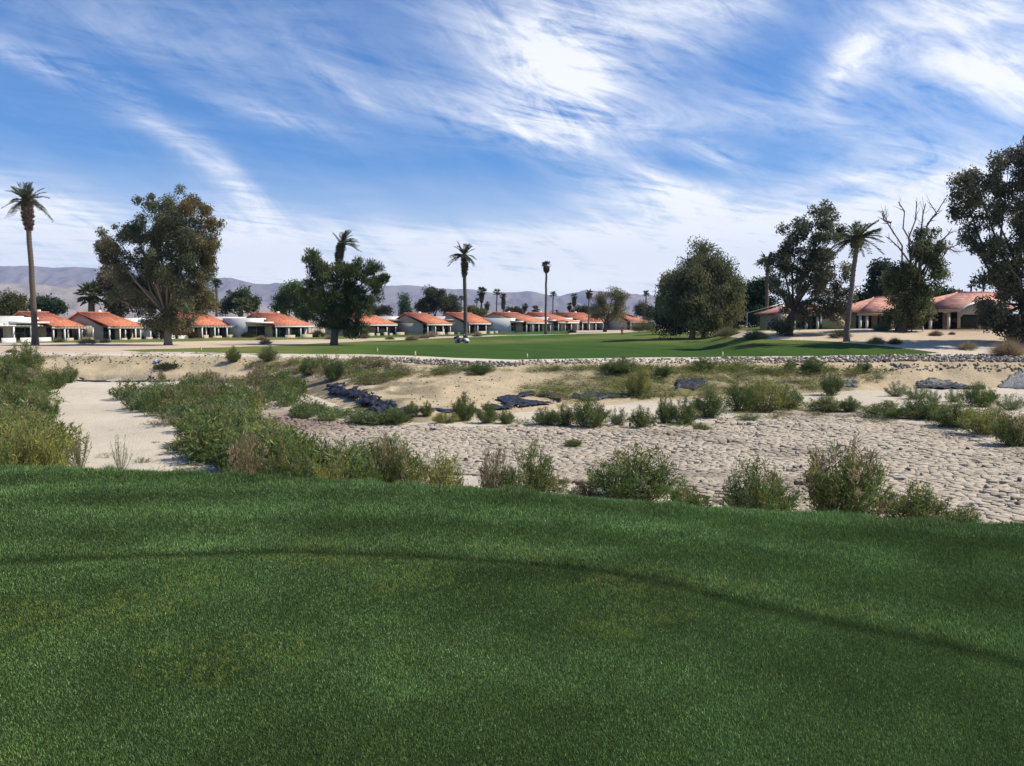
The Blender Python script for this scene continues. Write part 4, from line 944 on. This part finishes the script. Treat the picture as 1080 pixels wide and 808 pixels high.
# =================================================================== HOUSES
def slab(mb, p, th, col=(1, 1, 1)):
    """sloping slab from 3 or 4 corners (top face), thickness th downwards"""
    p = [np.array(q, float) for q in p]; n = len(p); V = p+[q-np.array([0, 0, th]) for q in p]
    if n == 4: Qs = [(0, 1, 2, 3), (7, 6, 5, 4)]; Ts = []
    else: Qs = []; Ts = [(0, 1, 2), (5, 4, 3)]
    Qs += [(i, i+n, (i+1) % n+n, (i+1) % n) for i in range(n)]
    return mb.add(V, Qs, Ts, col)
GHs = 'red-roofed houses in a row along the fairway'
def villa(label, u0, u1, Y, ang, d=9.0, ridge_d=4.8, eave=2.75, rise=2.1, flat=0.0, flat_w=1, flat_h=3.5, pergola=True, door_n=2, skew=0.0, flat_side='left', patio=True, rmat='tile', wmat='beige', hiproof=0.9):
    """single-storey house: porch under a tiled slope, white flat-roofed wing beside it. origin = left front foot"""
    a = math.radians(ang); r = np.array([math.cos(a), math.sin(a)])
    x0 = x_at(u0, Y); t1 = (u1-CXP)/FPX
    Lr = (t1*Y-x0)/(r[0]-t1*r[1])                      # facade length so that it ends at u1
    z0 = float(H(x0, Y)); zb = float(H(x0+r[0]*Lr, Y+r[1]*Lr)); z = max(z0, zb)-.02
    ro = empty('house', (x0, Y, z), a, label, 'house', GHs)
    wl = MB(); wl.box(0, Lr, 0, d, -.8, eave-.25); wl.prism([(.3, eave-.26), (ridge_d, eave+rise-.32), (d-.3, eave-.26)], .02, Lr-.02, axis='x') if False else None
    # gable walls (outline in y,z extruded along x)
    for xa, xb in ((0.0, .25), (Lr-.25, Lr)):
        wl.prism([(.05, eave-.26), (ridge_d, eave+rise-.30), (d-.05, eave-.26)], xa+.004, xb-.004, axis='x')
    wl.obj('wall', M[wmat], ro)
    rf = MB(); o_ = .55
    hip = hiproof
    slab(rf, [(-.35, -o_-1.6, eave-.28), (Lr+.35, -o_-1.6, eave-.28), (Lr+.35-hip, ridge_d, eave+rise), (-.35, ridge_d, eave+rise)], .16)
    slab(rf, [(Lr+.35-hip, ridge_d, eave+rise), (Lr+.35, d+.4, eave-.2), (-.35, d+.4, eave-.2), (-.35, ridge_d, eave+rise)][::-1], .16)
    if hip > .2:
        slab(rf, [(Lr+.36, -o_-1.6, eave-.285), (Lr+.36, d+.4, eave-.205), (Lr+.35-hip, ridge_d, eave+rise-.005)], .14)
    rf.obj('roof', M[rmat], ro)
    rc_ = MB(); rc_.tube([(-.35, ridge_d, eave+rise+.03), (Lr+.35-hip, ridge_d, eave+rise+.03)], .13, 6); rc_.tube([(-.36, -o_-1.6, eave-.24), (-.36, ridge_d, eave+rise+.03)], .10, 6)
    rc_.obj('ridge_tiles', M[rmat], ro)
    fa = MB(); fa.box(-.3, Lr+.3, -o_-1.58, -o_-1.42, eave-.78, eave-.46); fa.obj('fascia', M['white'], ro)
    # openings: recessed frame and dark glass
    bay = Lr/max(1, door_n)
    for k in range(door_n):
        c = (k+.5)*bay; w = min(bay*.68, 3.6)
        gl = MB(); gl.box(c-w/2, c+w/2, -.05, -.01, .05, 2.2); g = gl.obj('glass_door' if k % 2 == 0 else 'window', M['glass'], ro)
        fr = MB()
        for xx in (c-w/2-.06, c-.03, c+w/2): fr.box(xx, xx+.06, -.09, -.055, .05, 2.26)
        fr.box(c-w/2, c+w/2, -.088, -.054, 2.2, 2.27); fr.obj('frame', M['frame'], g)
    npst = max(2, int(round(Lr/3.4))+1)
    for k in range(npst):
        x = .1+k*(Lr-.35)/(npst-1); po = MB(); po.box(x, x+.20, -o_-1.62+.24, -o_-1.62+.44, -.8, eave-.48); po.obj('porch_post', M['white'], ro)
    if pergola:
        pg = MB(); y1 = -o_-1.7; y0 = y1-2.2
        for k in range(int(Lr/.7)): pg.box(.1+k*.7, .24+k*.7, y0, y1-.02, eave-.60, eave-.44)
        pg.box(0, Lr, y0+.2, y0+.34, eave-.78, eave-.602); pg.obj('pergola', M['timber'], ro)
        for k in range(npst): x = .1+k*(Lr-.35)/(npst-1); po = MB(); po.box(x, x+.2, y0+.2, y0+.4, -.8, eave-.782); po.obj('pergola_post', M['white'], ro)
    if patio:
        pw = MB(); yy = -o_-4.2; k = 0; x = 0
        while x < Lr-.6:
            L_ = min(random.uniform(1.2, 3.4), Lr-x); pw.box(x, x+L_-.3, yy, yy+.16, -.8, random.choice((.35, .45, .55))); x += L_+random.uniform(.3, 1.8)
        pw.obj('patio_wall', M['beige2'], ro)
    if flat:
        fw = MB(); xs, xe = (-flat, -.02) if flat_side == 'left' else (Lr+.4, Lr+.4+flat)
        fw.box(xs, xe, .9, d-1, -.8, flat_h); fw.box(xs-.12, xe+(.1 if flat_side != 'left' else -.05), -o_-.9, .895, flat_h-1.05, flat_h-.72)
        fw.obj('flat_wing', M['white'], ro)
        gw = MB(); gw.box(xs+.4, xe-.4, .84, .88, .2, 2.2); g = gw.obj('window', M['glass'], ro)
        f2 = MB(); f2.box((xs+xe)/2-.04, (xs+xe)/2+.04, .80, .838, .2, 2.2); f2.obj('frame', M['frame'], g)
    ch = MB(); ch.box(Lr*.72, Lr*.72+.5, ridge_d+.9, ridge_d+1.4, eave+rise-1, eave+rise+.45); ch.obj('vent_stack', M['white'], ro)
    return ro
# (label, eave-left u, eave-right u, distance, facade angle)
villa('first red-roofed house from the left, behind the shaggy date palm', 46, 79, 144, 74, flat=6, flat_h=3.9, pergola=True)
villa('second red-roofed house from the left, its tile slope ending beside a white parapet', 106, 141, 150, 70, pergola=True, flat=5.0, flat_side='right', flat_h=3.9)
villa('red-roofed house mostly hidden by the huge eucalyptus', 196, 237, 164, 62, flat=10, flat_side='right', flat_h=4.1, door_n=3)
villa('red-roofed house with a hipped end just left of the pine', 284, 324, 172, 56, flat=5, flat_h=3.8, pergola=False, hiproof=3.2)
villa('red-roofed house at the right side of the pine', 372, 412, 190, 54, flat=4.5, flat_side='right', flat_h=4.2, pergola=False, hiproof=2.5)
villa('red-roofed house with a dark gable left of the cart palm', 444, 469, 197, 56, flat=7, flat_side='right', flat_h=4.2, pergola=False)
villa('red-roofed house right behind the tall thin date palm', 488, 515, 204, 55, pergola=False, flat=8, flat_side='right', flat_h=3.7)
villa('red-roofed house with a long beige end wall in mid row', 548, 574, 210, 60, flat=3, flat_h=3.4, pergola=False, ridge_d=7.5, d=13, patio=False)
villa('red-roofed house behind the tallest skyline palm', 582, 603, 222, 58, flat=3, flat_h=3.6, pergola=False, ridge_d=7, d=12, patio=False)
villa('last red-roofed house beside the mesquite', 608, 636, 232, 52, flat=4, flat_h=3.4, pergola=False, ridge_d=6, patio=False)
villa('small red-roofed house right of the mesquite trunk', 660, 676, 235, 35, flat=6, flat_side='right', flat_h=3.3, pergola=False, hiproof=3.0, patio=False)

# white flat house cut by the left edge
def flat_house(label, u0, u1, Y, ang, w='white'):
    a = math.radians(ang); r = np.array([math.cos(a), math.sin(a)]); x0 = x_at(u0, Y); t1 = (u1-CXP)/FPX; Lr = (t1*Y-x0)/(r[0]-t1*r[1])
    z = float(H(x0+r[0]*Lr, Y+r[1]*Lr)); ro = empty('flat_roofed_house', (x0, Y, z), a, label, 'house')
    b = MB(); b.box(0, Lr, 0, 8, -1, 2.9); b.box(.5, Lr*.55, 1.5, 7, 2.9, 3.7); b.box(Lr*.75, Lr-.1, .6, 7, 2.902, 4.1); b.obj('wall', M[w], ro)
    f = MB(); f.box(-.3, Lr+.2, -2.6, -2.4, 2.35, 2.65); f.box(-.3, Lr+.2, -2.395, -.01, 2.5, 2.64); f.obj('porch_roof', M['white'], ro)
    t_ = MB()
    for k in range(int(Lr/.7)): t_.box(k*.7, k*.7+.14, -4.4, -2.62, 2.4, 2.55)
    t_.obj('pergola', M['timber'], ro)
    for k in range(int(Lr/3.2)+1): p = MB(); p.box(k*3.2, k*3.2+.28, -2.9, -2.62, -1, 2.39); p.obj('porch_post', M['white'], ro)
    for k in range(int(Lr/3.6)): g = MB(); g.box(.6+k*3.6, 3.2+k*3.6, -.05, -.01, .1, 2.2); g.obj('glass_door', M['glass'], ro)
    pw = MB(); x = 0
    while x < Lr-1: pw.box(x, x+2.4, -4.5, -4.34, -1, .6); x += 3.2
    pw.obj('patio_wall', M['white'], ro); return ro
flat_house('white flat-roofed house with a pergola at the left picture edge', -40, 30, 132, 68)
flat_house('low white wing between the second red roof and the huge eucalyptus', 155, 186, 158, 64)

# ---- right houses, facing the camera
GR = 'houses on the right beyond the sand'
def ranch(label, u0, u1, Y, eave_v, ridge_v, ru0, ru1, ang=0, wing=None, posts=(), d=10, base_v=None, wm='beige2'):
    x0 = x_at(u0, Y); Lr = x_at(u1, Y)-x0; z = float(H((x0+x_at(u1, Y))/2, Y))
    ro = empty('ranch_house', (x0, Y, z), math.radians(ang), label, 'house', GR)
    ez = float(z_at(eave_v, Y))-z; rz_ = float(z_at(ridge_v, Y+d/2))-z; s = (Y+d/2)/FPX
    ra = x_at(ru0, Y+d/2)-x0; rb = x_at(ru1, Y+d/2)-x0
    w = MB(); w.box(.4, Lr-.4, 0, d, -.6, ez-.12); w.obj('wall', M[wm], ro)
    rf = MB(); A_, B_, C2, D2 = (-.3, -2.0, ez), (Lr+.3, -2.0, ez), (Lr+.3, d+.5, ez), (-.3, d+.5, ez); E, F_ = (ra, d/2, rz_), (rb, d/2, rz_)
    slab(rf, [A_, B_, F_, E], .16); slab(rf, [C2, D2, E, F_], .16); slab(rf, [D2, A_, E], .15); slab(rf, [B_, C2, F_], .15); rf.obj('roof', M['tilep'], ro)
    rr = MB(); rr.tube([E, F_], .13, 6); rr.tube([A_, E], .11, 6); rr.tube([B_, F_], .11, 6); rr.obj('ridge_tiles', M['tilep'], ro)
    fa = MB(); fa.box(-.3, Lr+.3, -2.02, -1.9, ez-.45, ez-.17); fa.obj('fascia', M['beige2'], ro)
    for k, pu in enumerate(posts):
        x = x_at(pu, Y-1.8)-x0; p = MB(); p.box(x-.13, x+.13, -1.85, -1.6, -.6, ez-.455); p.obj('porch_post', M['white'], ro)
    n = max(2, int(Lr/3.2)); b = Lr/n
    for k in range(n):
        c = (k+.5)*b; g = MB(); g.box(c-b*.36, c+b*.36, -.05, -.01, .0, 2.1); go = g.obj('glass_door' if k % 2 else 'window', M['glass'], ro)
        f = MB()
        for xx in (c-b*.36-.05, c-.03, c+b*.36): f.box(xx, xx+.06, -.09, -.054, 0, 2.15)
        f.box(c-b*.36, c+b*.36, -.088, -.052, 2.1, 2.17); f.obj('frame', M['frame'], go)
    return ro, x0, z
ranch('pink-roofed house behind the half dead tree', 899, 944, 104, 329, 314, 920, 934, posts=(907, 914, 941))
ro, xr, zr = ranch('pink-roofed house with a sloping garden wall at the right', 967, 1058, 101, 325.5, 308.5, 1008, 1046, posts=(981, 1000), d=11)
wing = MB(); Yw = 97.5
def wp(u, v): z = float(z_at(v, Yw)); return (x_at(u, Yw, z)-xr, z-zr)
wing.prism([wp(1011,346.5), wp(1011,328.5), wp(1020,323), wp(1031.5,318.5), wp(1031.5,346.5)][::-1], Yw-101, Yw-101+.3, axis='y')
wing.prism([wp(1031.6,347), wp(1031.6,317.5), wp(1062,317), wp(1062,347)][::-1], Yw-101-.25, Yw-101+.35, axis='y')
wing.obj('garden_wall', M['beige2'], ro)
cap = MB(); cap.prism([wp(1011,328.5), wp(1020,323), wp(1031.4,318.5), wp(1031.4,317.6), wp(1020,322), wp(1011,327.4)], Yw-101-.1, Yw-101+.42, axis='y'); cap.obj('wall_coping', M['white'], ro)
shade_panel = MB(); p = [wp(1013,346), wp(1013,335), wp(1016,331.8), wp(1030.5,331.8), wp(1030.5,346)][::-1]; shade_panel.prism(p, Yw-101-.03, Yw-101-.004, axis='y'); shade_panel.obj('dark_opening', M['shade'], ro)  # no real recess: a dark panel on the wall paints the opening's shade
ro2, xq, zq = ranch('tan house half hidden behind the tall dark tree', 815, 868, 106, 330, 321, 830, 856, posts=(838, 850, 862), d=7, wm='beige2')
w2 = MB(); Yv = 101.8
def wq(u, v): z = float(z_at(v, Yv)); return (x_at(u, Yv, z)-xq, z-zq)
w2.prism([wq(821,346), wq(821,331), wq(832,331), wq(823,346)][::-1], Yv-106, Yv-106+.3, axis='y'); w2.obj('garden_wall', M['beige2'], ro2); w2 = MB(); w2.prism([wq(868,346), wq(868,330), wq(884,330), wq(896,346)][::-1], Yv-106, Yv-106+.3, axis='y'); w2.obj('garden_wall', M['beige2'], ro2)

# ---- net fence by the tan house
def nf():
    Y0 = 99.5; u0 = 788; x0 = x_at(u0, Y0); z0 = float(H(x0, Y0)); ro = empty('net_fence', (x0, Y0, z0), 0, 'tall grey pipe frame with dark netting rising to the right beside the tan house', 'net fence')
    def q(u, v, Y=Y0): z = float(z_at(v, Y)); return np.array([x_at(u, Y, z)-x0, Y-Y0, z-z0])
    b = q(788, 346); t = q(788, 330); e = q(826, 320); e[2] = e[2]; eb = np.array([e[0], 0, -.2])
    for nm, a, c in (('post', (0, 0, -.3), t), ('post', eb, e)): m = MB(); m.tube([a, c], .06, 8); m.obj(nm, M['metal'], ro)
    for nm, a, c in (('top_rail', t, e), ('brace', q(789.5, 340), q(793.5, 346.5))): m = MB(); m.tube([a, c], .05, 6); m.obj(nm, M['metal'], ro)
    n = MB()
    for k in range(1, 60):
        f = k/60; a = t*(1-f)+e*f; n.tube([(a[0], .03, 0), (a[0], .03, a[2])], .006, 3, (.05, .05, .05), cap=False)
    for k in range(1, 24):
        zz_ = k*.16; f = max(0, (zz_-t[2])/(e[2]-t[2])); 
        if f < 1: n.tube([(t[0]+f*(e[0]-t[0]), .03, zz_), (e[0], .03, zz_)], .006, 3, (.05, .05, .05), cap=False)
    n.obj('netting', M['plast'], ro)
nf()

# =================================================================== OBJECTS
# ---- golf cart
def cart():
    Y = 152.; x, z = x_at(487, Y), 0; z = float(H(x, Y)); ro = empty('golf_cart', (x, Y, z), math.radians(-22), 'small white golf cart with a dark canopy below the thin date palm', 'golf cart')
    wb = mat('cart_white', (.80, .80, .78), .3); dk = mat('cart_dark', (.03, .035, .05), .5); seatm = mat('cart_seat', (.35, .33, .28), .7); ty = mat('tyre', (.02, .02, .02), .8)
    b = MB(); b.prism([(-1.15,.28),(1.2,.28),(1.28,.55),(1.05,.82),(.62,.92),(.50,.45),(-.25,.45),(-.32,.74),(-1.1,.78),(-1.2,.5)], -.55, .55, 'y'); b.obj('body', wb, ro)
    s = MB(); s.box(-.75, -.15, -.5, .5, .76, .90); so = s.obj('seat', seatm, ro); s2 = MB(); s2.prism([(-.80,.9),(-.66,.9),(-.78,1.32),(-.90,1.32)], -.5, .5, 'y'); s2.obj('backrest', seatm, ro)
    r_ = MB(); r_.prism([(-1.0,1.74),(.75,1.70),(.80,1.76),(.70,1.82),(-.95,1.85),(-1.05,1.80)], -.6, .6, 'y'); r_.obj('canopy', dk, ro)
    for sx, sy in ((.70,-.5),(.70,.5),(-.95,-.5),(-.95,.5)): p = MB(); p.tube([(sx*1.05, sy, .75), (sx*.92, sy, 1.74)], .025, 6); p.obj('canopy_post', dk, ro)
    wsd = MB(); wsd.prism([(.80,.92),(.83,.92),(.69,1.69),(.66,1.69)], -.5, .5, 'y'); wsd.obj('windscreen', M['glass'], ro)
    for sx, sy in ((.82,-.5),(.82,.5),(-.80,-.5),(-.80,.5)):
        w = MB(); w.tube([(sx, sy-.09, .22), (sx, sy+.09, .22)], .23, 16); wo = w.obj('wheel', ty, ro); h = MB(); sg = 1 if sy > 0 else -1; h.tube([(sx, sy+sg*.085, .22), (sx, sy+sg*.105, .22)], .12, 10); h.obj('rim', wb, wo)
    st_ = MB(); st_.tube([(.62,.25,.85),(.38,.25,1.08)], .02, 6); aa = np.linspace(0, 2*math.pi, 13); st_.tube([(.38+.03*math.sin(t), .25+.16*math.cos(t), 1.08+.15*math.sin(t)) for t in aa], .015, 5); st_.obj('steering_wheel', dk, ro)
    for sy in (-.22, .22):
        g = MB(); g.tube([(-1.22, sy, .45), (-1.30, sy, 1.15)], [.13, .15], 10); g.obj('golf_bag', dk, ro)
    for sy in (-.38, .38): h = MB(); h.tube([(1.23, sy, .62), (1.27, sy, .615)], .07, 10); h.obj('headlight', M['glass'], ro)
cart()
# ---- yellow hazard stakes
GS = 'yellow stakes along the fairway edge'
for u, v, hp, lb in [(398,372.3,6,'short yellow stake at the left end of the dark fairway'),(438,376.2,7,'yellow stake on the fairway edge below the tufts left of the golf cart'),(556,377.8,6,'yellow stake near the middle of the fairway edge'),(212,370.0,4.5,'tiny yellow stake on the turf strip right of the huge eucalyptus trunk'),(762,376,6,'small tan stake on the fairway edge below the domed eucalyptus')]:
    x, y, z = [float(t[0]) for t in hit(u, v)]; s = y/FPX; hp *= .8; ro = empty('hazard_stake', (x, y, z), 0, lb, 'stake', GS)
    a = MB(); a.box(-.07, .07, -.03, .03, -.2, hp*s-.02); a.obj('post', M['stake'], ro); c = MB(); c.prism([(-.07, hp*s-.02), (.07, hp*s-.02), (0, hp*s+.07)], -.03, .03, 'y'); c.obj('pointed_tip', M['stake'], ro)
# ---- white marker post by the right house
x = x_at(973, 97); z = float(H(x, 97)); ro = empty('marker_post', (x, 97, z), 0, 'short white post on the turf in front of the right house', 'post')
a = MB(); a.tube([(0, 0, -.2), (0, 0, .52)], .09, 10); a.obj('post', M['white'], ro); a = MB(); a.tube([(0, 0, .521), (0, 0, .56), (0, 0, .60)], [.12, .11, .02], 10); a.obj('cap', M['white'], ro)

# ---- black pond liner
def liner(poly, label, amp=.16, holes=.0, seed=0, mk='plast', lift=.05, name='pond_liner', res=.11, fold=1.0, group='scraps of black pond liner'):
    pu = [p[0] for p in poly]; pv = [p[1] for p in poly]; xs, ys, _ = hit(np.array(pu), np.array(pv)); W_ = list(zip(xs, ys))
    gx, gy = np.meshgrid(np.arange(min(xs)-.3, max(xs)+.3, res), np.arange(min(ys)-.3, max(ys)+.3, res))
    wob = (fbm(gx*1.4+seed, gy*1.4, 3)-.5)
    ins = in_poly(gx+wob*.8, gy+wob*1.6, W_)
    if holes: ins &= fbm(gx/1.6+seed*3, gy/2.2+seed, 3) < holes
    n1 = 1-np.abs(2*fbm(gx/.9+seed, gy/.7, 4, .6)-1); n2 = fbm(gx/.35, gy/.35+seed, 2)
    n3 = 1-np.abs(2*fbm(gx/.45+seed, gy/.3+7, 3, .6)-1); z = H(gx, gy)+lift+amp*.30*(n1**3*1.4+n3**2*.5*fold-.4)
    c = (gx.min()+gx.max())/2, (gy.min()+gy.max())/2; z0 = z[ins].min() if ins.any() else 0
    k = ins[:-1, :-1] & ins[1:, 1:] & ins[:-1, 1:] & ins[1:, :-1]; ii = np.arange(gx.size).reshape(gx.shape)
    q = np.stack([ii[:-1, :-1], ii[:-1, 1:], ii[1:, 1:], ii[1:, :-1]], -1)[k]
    if not len(q): return
    us, inv = np.unique(q, return_inverse=True); V = np.stack([gx-c[0], gy-c[1], z-z0], -1).reshape(-1, 3)[us]
    o = link(bpy.data.objects.new(name, np_mesh(name, V, inv.reshape(-1, 4), None, None, M[mk], False))); o.location = (c[0], c[1], z0)
    so = o.modifiers.new('thickness', 'SOLIDIFY'); so.thickness = .015
    return tag(o, label, 'pond liner', group)
liner([(344,408),(358,405),(364,412),(374,412),(372,421),(350,419)], 'crumpled black liner beside the dense bush, upper end of the left strip', amp=.7, seed=1)
liner([(368,415),(392,418),(401,424),(396,430),(380,429),(366,422)], 'crumpled black liner in the middle of the left strip', amp=.8, seed=2)
liner([(390,426),(418,429),(434,437),(440,446),(418,446),(396,438)], 'crumpled black liner heap at the near end of the left strip', amp=.9, seed=3)
liner([(430,431.6),(470,433),(512,432),(512,434.4),(470,435.6),(430,434.2)], 'thin black liner edge along the foot of the tan slope', amp=.14, seed=4)
liner([(510,433),(516,425),(528,419),(560,414),(600,416),(645,416),(690,416),(690,420),(640,421),(600,426),(560,430),(520,434)], 'big tattered black sheet of liner with sandy holes at the foot of the middle slope', amp=.34, holes=.53, seed=5)
liner([(374,388),(386,388),(387,393),(376,394)], 'small blue-grey liner scrap in the weeds above the left strip', amp=.35, seed=6, mk='plastg')
liner([(712,404),(738,401),(748,404),(736,411),(712,411)], 'upstanding black liner crumple in the middle of the weedy bank', amp=.45, seed=7, holes=.62)
liner([(820,404),(845,403),(845,407),(820,408)], 'small black liner scrap right of the weedy bank', amp=.25, seed=8, holes=.6)
liner([(888,402),(905,401),(906,408),(888,408)], 'grey-black liner scrap left of the dark heap on the right', amp=.35, seed=9, mk='plastg')
liner([(966,403),(976,400),(990,402),(1002,405),(1040,408),(1040,411),(1000,411),(966,409)], 'dark liner heap with a long tail under the tan bank on the right', amp=.40, seed=10)
liner([(1050,409),(1068,392),(1130,390),(1130,411)], 'big smooth dark sheet of liner tilted against the right bank', amp=.10, seed=11, mk='plastg', fold=.3)
liner([(940,387.5),(1000,387.5),(1080,390.5),(1080,392.2),(1000,389.4),(940,389.2)], 'thin dark liner edge along the top of the right bank', amp=.12, seed=12)
liner([(180,399.5),(175,403),(75,402),(76,400)], 'thin dark liner edge along the cut bank at the left', amp=.10, seed=13)
liner([(646,443),(653,441),(655,446),(647,448)], 'scrap of blue-grey plastic on the pale strip between two green shrubs', amp=.35, seed=14, mk='plastg', res=.10)
# ---- blue and white rag with cut brush on the left bank
x, y, z = [float(t[0]) for t in hit(166, 383)]
rag = MB(); g = np.linspace(0, 2*math.pi, 20); 
for k in range(6):
    q = k/5; rag_r = .28*math.sin(math.pi*(.12+.8*q))
    if k == 0: rings = []
    rings.append([(math.cos(t)*rag_r*(1+.25*math.sin(3*t+k)), math.sin(t)*rag_r, .32*q+.05*math.sin(5*t)) for t in g[:-1]])
V = np.array(rings).reshape(-1, 3); Qs = [(a*19+b, a*19+(b+1) % 19, (a+1)*19+(b+1) % 19, (a+1)*19+b) for a in range(5) for b in range(19)]
rag.add(V, Qs, [(5*19, 5*19+b, 5*19+b+1) for b in range(1, 18)], np.where(V[:, :1] > .12, np.array([[.03, .05, .16]]), np.array([[.55, .62, .72]])))
ragm = mat('rag_plastic', tint=True, rough=.5); o = tag(rag.obj('plastic_bag', ragm), 'crumpled blue and white bag lying at the top of the left bank', 'bag'); o.location = (x, y, z)
def pile(u, v, w, h, label):
    x, y, z = [float(t[0]) for t in hit(u, v)]; s = y/FPX; m = MB(); rs = np.random.default_rng(5); n = 1500
    C = rs.normal(size=(n, 3))*np.array([w*s/4.2, .6, h*s/3]); C[:, 2] = np.abs(C[:, 2]); m.leaves(C, rnd_unit(n, rs)*np.array([1, 1, .3]), .35, .07, np.array([[.05, .07, .03]])*rs.uniform(.5, 1.6, (n, 1)), rs)
    ro = empty('brush_pile', (x, y, z), 0, label, 'brush pile'); m.obj('leaves', M['leaf'], ro)
    b = MB()
    for k in range(14): a = rs.uniform(-.3, .3); c = rs.normal(0, .3, 2); b.tube([(c[0]-w*s/3, c[1], .1), (c[0]+w*s/3, c[1]+a*2, .35)], .025, 4, (.14, .10, .07), cap=False)
    b.obj('cut_branches', M['bark'], ro)
pile(176, 387.5, 22, 5, 'flat heap of cut brush sliding down the left bank')

# ---- rubble along the rim
def rubble(specs, seed):
    rs = np.random.default_rng(seed); base = np.array([(x, y, z) for z in (-1, 1) for y in (-1, 1) for x in (-1, 1)], float)
    fc = np.array([(0, 2, 3, 1), (4, 5, 7, 6), (0, 1, 5, 4), (2, 6, 7, 3), (0, 4, 6, 2), (1, 3, 7, 5)]); mb = MB()
    for poly, n, s0, s1, pal in specs:
        u, v = scatter(poly, n, rs); x, y, z = hit(u, v); pal = np.array(pal)
        B = base[None]*rs.uniform(.55, 1.0, (n, 8, 3)); sz = rs.uniform(s0, s1, (n, 1, 1))*rs.uniform(.6, 1.3, (n, 1, 3)); B = B*sz
        a = rs.uniform(0, 6.28, n); b = rs.normal(0, .4, n); ca, sa, cb, sb = np.cos(a), np.sin(a), np.cos(b), np.sin(b)
        Y_ = B[..., 1]*cb[:, None]-B[..., 2]*sb[:, None]; Z_ = B[..., 1]*sb[:, None]+B[..., 2]*cb[:, None]
        X_ = B[..., 0]*ca[:, None]-Y_*sa[:, None]; Y2 = B[..., 0]*sa[:, None]+Y_*ca[:, None]
        V = np.stack([X_+x[:, None], Y2+y[:, None], Z_+z[:, None]+.03], -1).reshape(-1, 3)
        Q_ = (fc[None]+np.arange(n)[:, None, None]*8).reshape(-1, 4); mb.add(V, Q_, col=np.repeat(pal[rs.integers(0, len(pal), n)]*rs.uniform(.45, 1.25, (n, 1)), 8, 0))
    return tag(mb.obj('rubble', M['rock']), 'band of broken grey and tan stones along the far rim of the pond', 'rubble', kind='stuff')
GRY = [(.18,.165,.15),(.25,.23,.21),(.36,.33,.29),(.10,.09,.085)]; TN = [(.36,.30,.22),(.27,.22,.16),(.46,.40,.32),(.15,.13,.11)]
rubble([([(380,376.5),(430,378),(480,381),(545,383),(545,387),(480,387),(420,382),(380,379)], 700, .05, .13, TN+GRY),
        ([(545,380.5),(650,379),(760,378.5),(860,377),(860,383),(760,384),(650,383),(545,386)], 600, .04, .12, TN),
        ([(720,378),(860,377),(960,374.5),(1080,374),(1120,375),(1120,382),(1080,382),(960,381),(860,383)], 1500, .04, .14, GRY+TN+TN),
        ([(320,380),(400,384),(440,390),(420,392),(330,384)], 200, .08, .18, TN+GRY),
        ([(840,384),(1080,384),(1080,392),(840,392)], 160, .04, .12, TN),
        ([(430,400),(560,396),(560,432),(440,438)], 120, .02, .06, TN),
        ([(0,372),(300,371),(300,384),(0,386)], 260, .03, .09, TN),
        ([(300,440),(1080,440),(1080,545),(700,520),(560,505),(330,485)], 160, .03, .09, GRY+TN)], 5)

# ---- golfer in red bending over far up the fairway
def golfer():
    Y = 158.; x = x_at(656, Y); z = float(H(x, Y)); ro = empty('person', (x, Y, z), math.radians(15), 'person in a red top and dark trousers bending forward far up the fairway', 'person')
    def skin(name, verts, edges, rad, mt, sub=1):
        me = bpy.data.meshes.new(name); me.from_pydata(verts, edges, []); me.materials.append(mt); o = link(bpy.data.objects.new(name, me), ro)
        o.modifiers.new('skin', 'SKIN'); me.skin_vertices.new() if not me.skin_vertices else None
        for i, r_ in enumerate(rad): me.skin_vertices[0].data[i].radius = (r_, r_)
        me.skin_vertices[0].data[0].use_root = True; s = o.modifiers.new('sub', 'SUBSURF'); s.levels = s.render_levels = sub; return o
    sk = mat('skin', (.45, .27, .19), .6); red = mat('red_shirt', (.55, .035, .03), .8); dk = mat('dark_trousers', (.02, .022, .03), .8); hr = mat('hair', (.03, .02, .015), .8)
    V = [(0,0,.92),(0,-.06,1.05),(0,-.22,1.25),(0,-.34,1.40),(0,-.42,1.50),(0,-.47,1.62),
         (-.11,.0,.88),(-.13,-.05,.50),(-.14,.02,.08),(-.14,-.14,.04),(.11,.0,.88),(.13,-.05,.50),(.14,.02,.08),(.14,-.14,.04),
         (-.19,-.34,1.37),(-.25,-.42,1.10),(-.12,-.52,.88),(-.05,-.54,.80),(.19,-.34,1.37),(.25,-.42,1.10),(.12,-.52,.88),(.05,-.54,.80)]
    E = [(0,1),(1,2),(2,3),(3,4),(4,5),(0,6),(6,7),(7,8),(8,9),(0,10),(10,11),(11,12),(12,13),(3,14),(14,15),(15,16),(16,17),(3,18),(18,19),(19,20),(20,21)]
    R = [.13,.12,.13,.12,.055,.10,.09,.065,.045,.04,.09,.065,.045,.04,.06,.045,.035,.035,.06,.045,.035,.035]
    skin('body', V, E, R, sk)
    skin('shirt', [(0,-.02,.94),(0,-.08,1.07),(0,-.22,1.25),(0,-.335,1.39),(-.19,-.34,1.37),(-.24,-.41,1.16),(.19,-.34,1.37),(.24,-.41,1.16)], [(0,1),(1,2),(2,3),(3,4),(4,5),(3,6),(6,7)], [.155,.145,.155,.14,.085,.075,.085,.075], red)
    skin('trousers', [(0,0,.93),(-.11,.0,.86),(-.13,-.05,.50),(-.14,.02,.10),(.11,.0,.86),(.13,-.05,.50),(.14,.02,.10)], [(0,1),(1,2),(2,3),(0,4),(4,5),(5,6)], [.15,.11,.09,.07,.11,.09,.07], dk)
    h = MB(); h.tube([(0,-.46,1.64),(0,-.47,1.70),(0,-.47,1.745)], [.112,.095,.03], 10); h.obj('hair', hr, ro)
golfer()
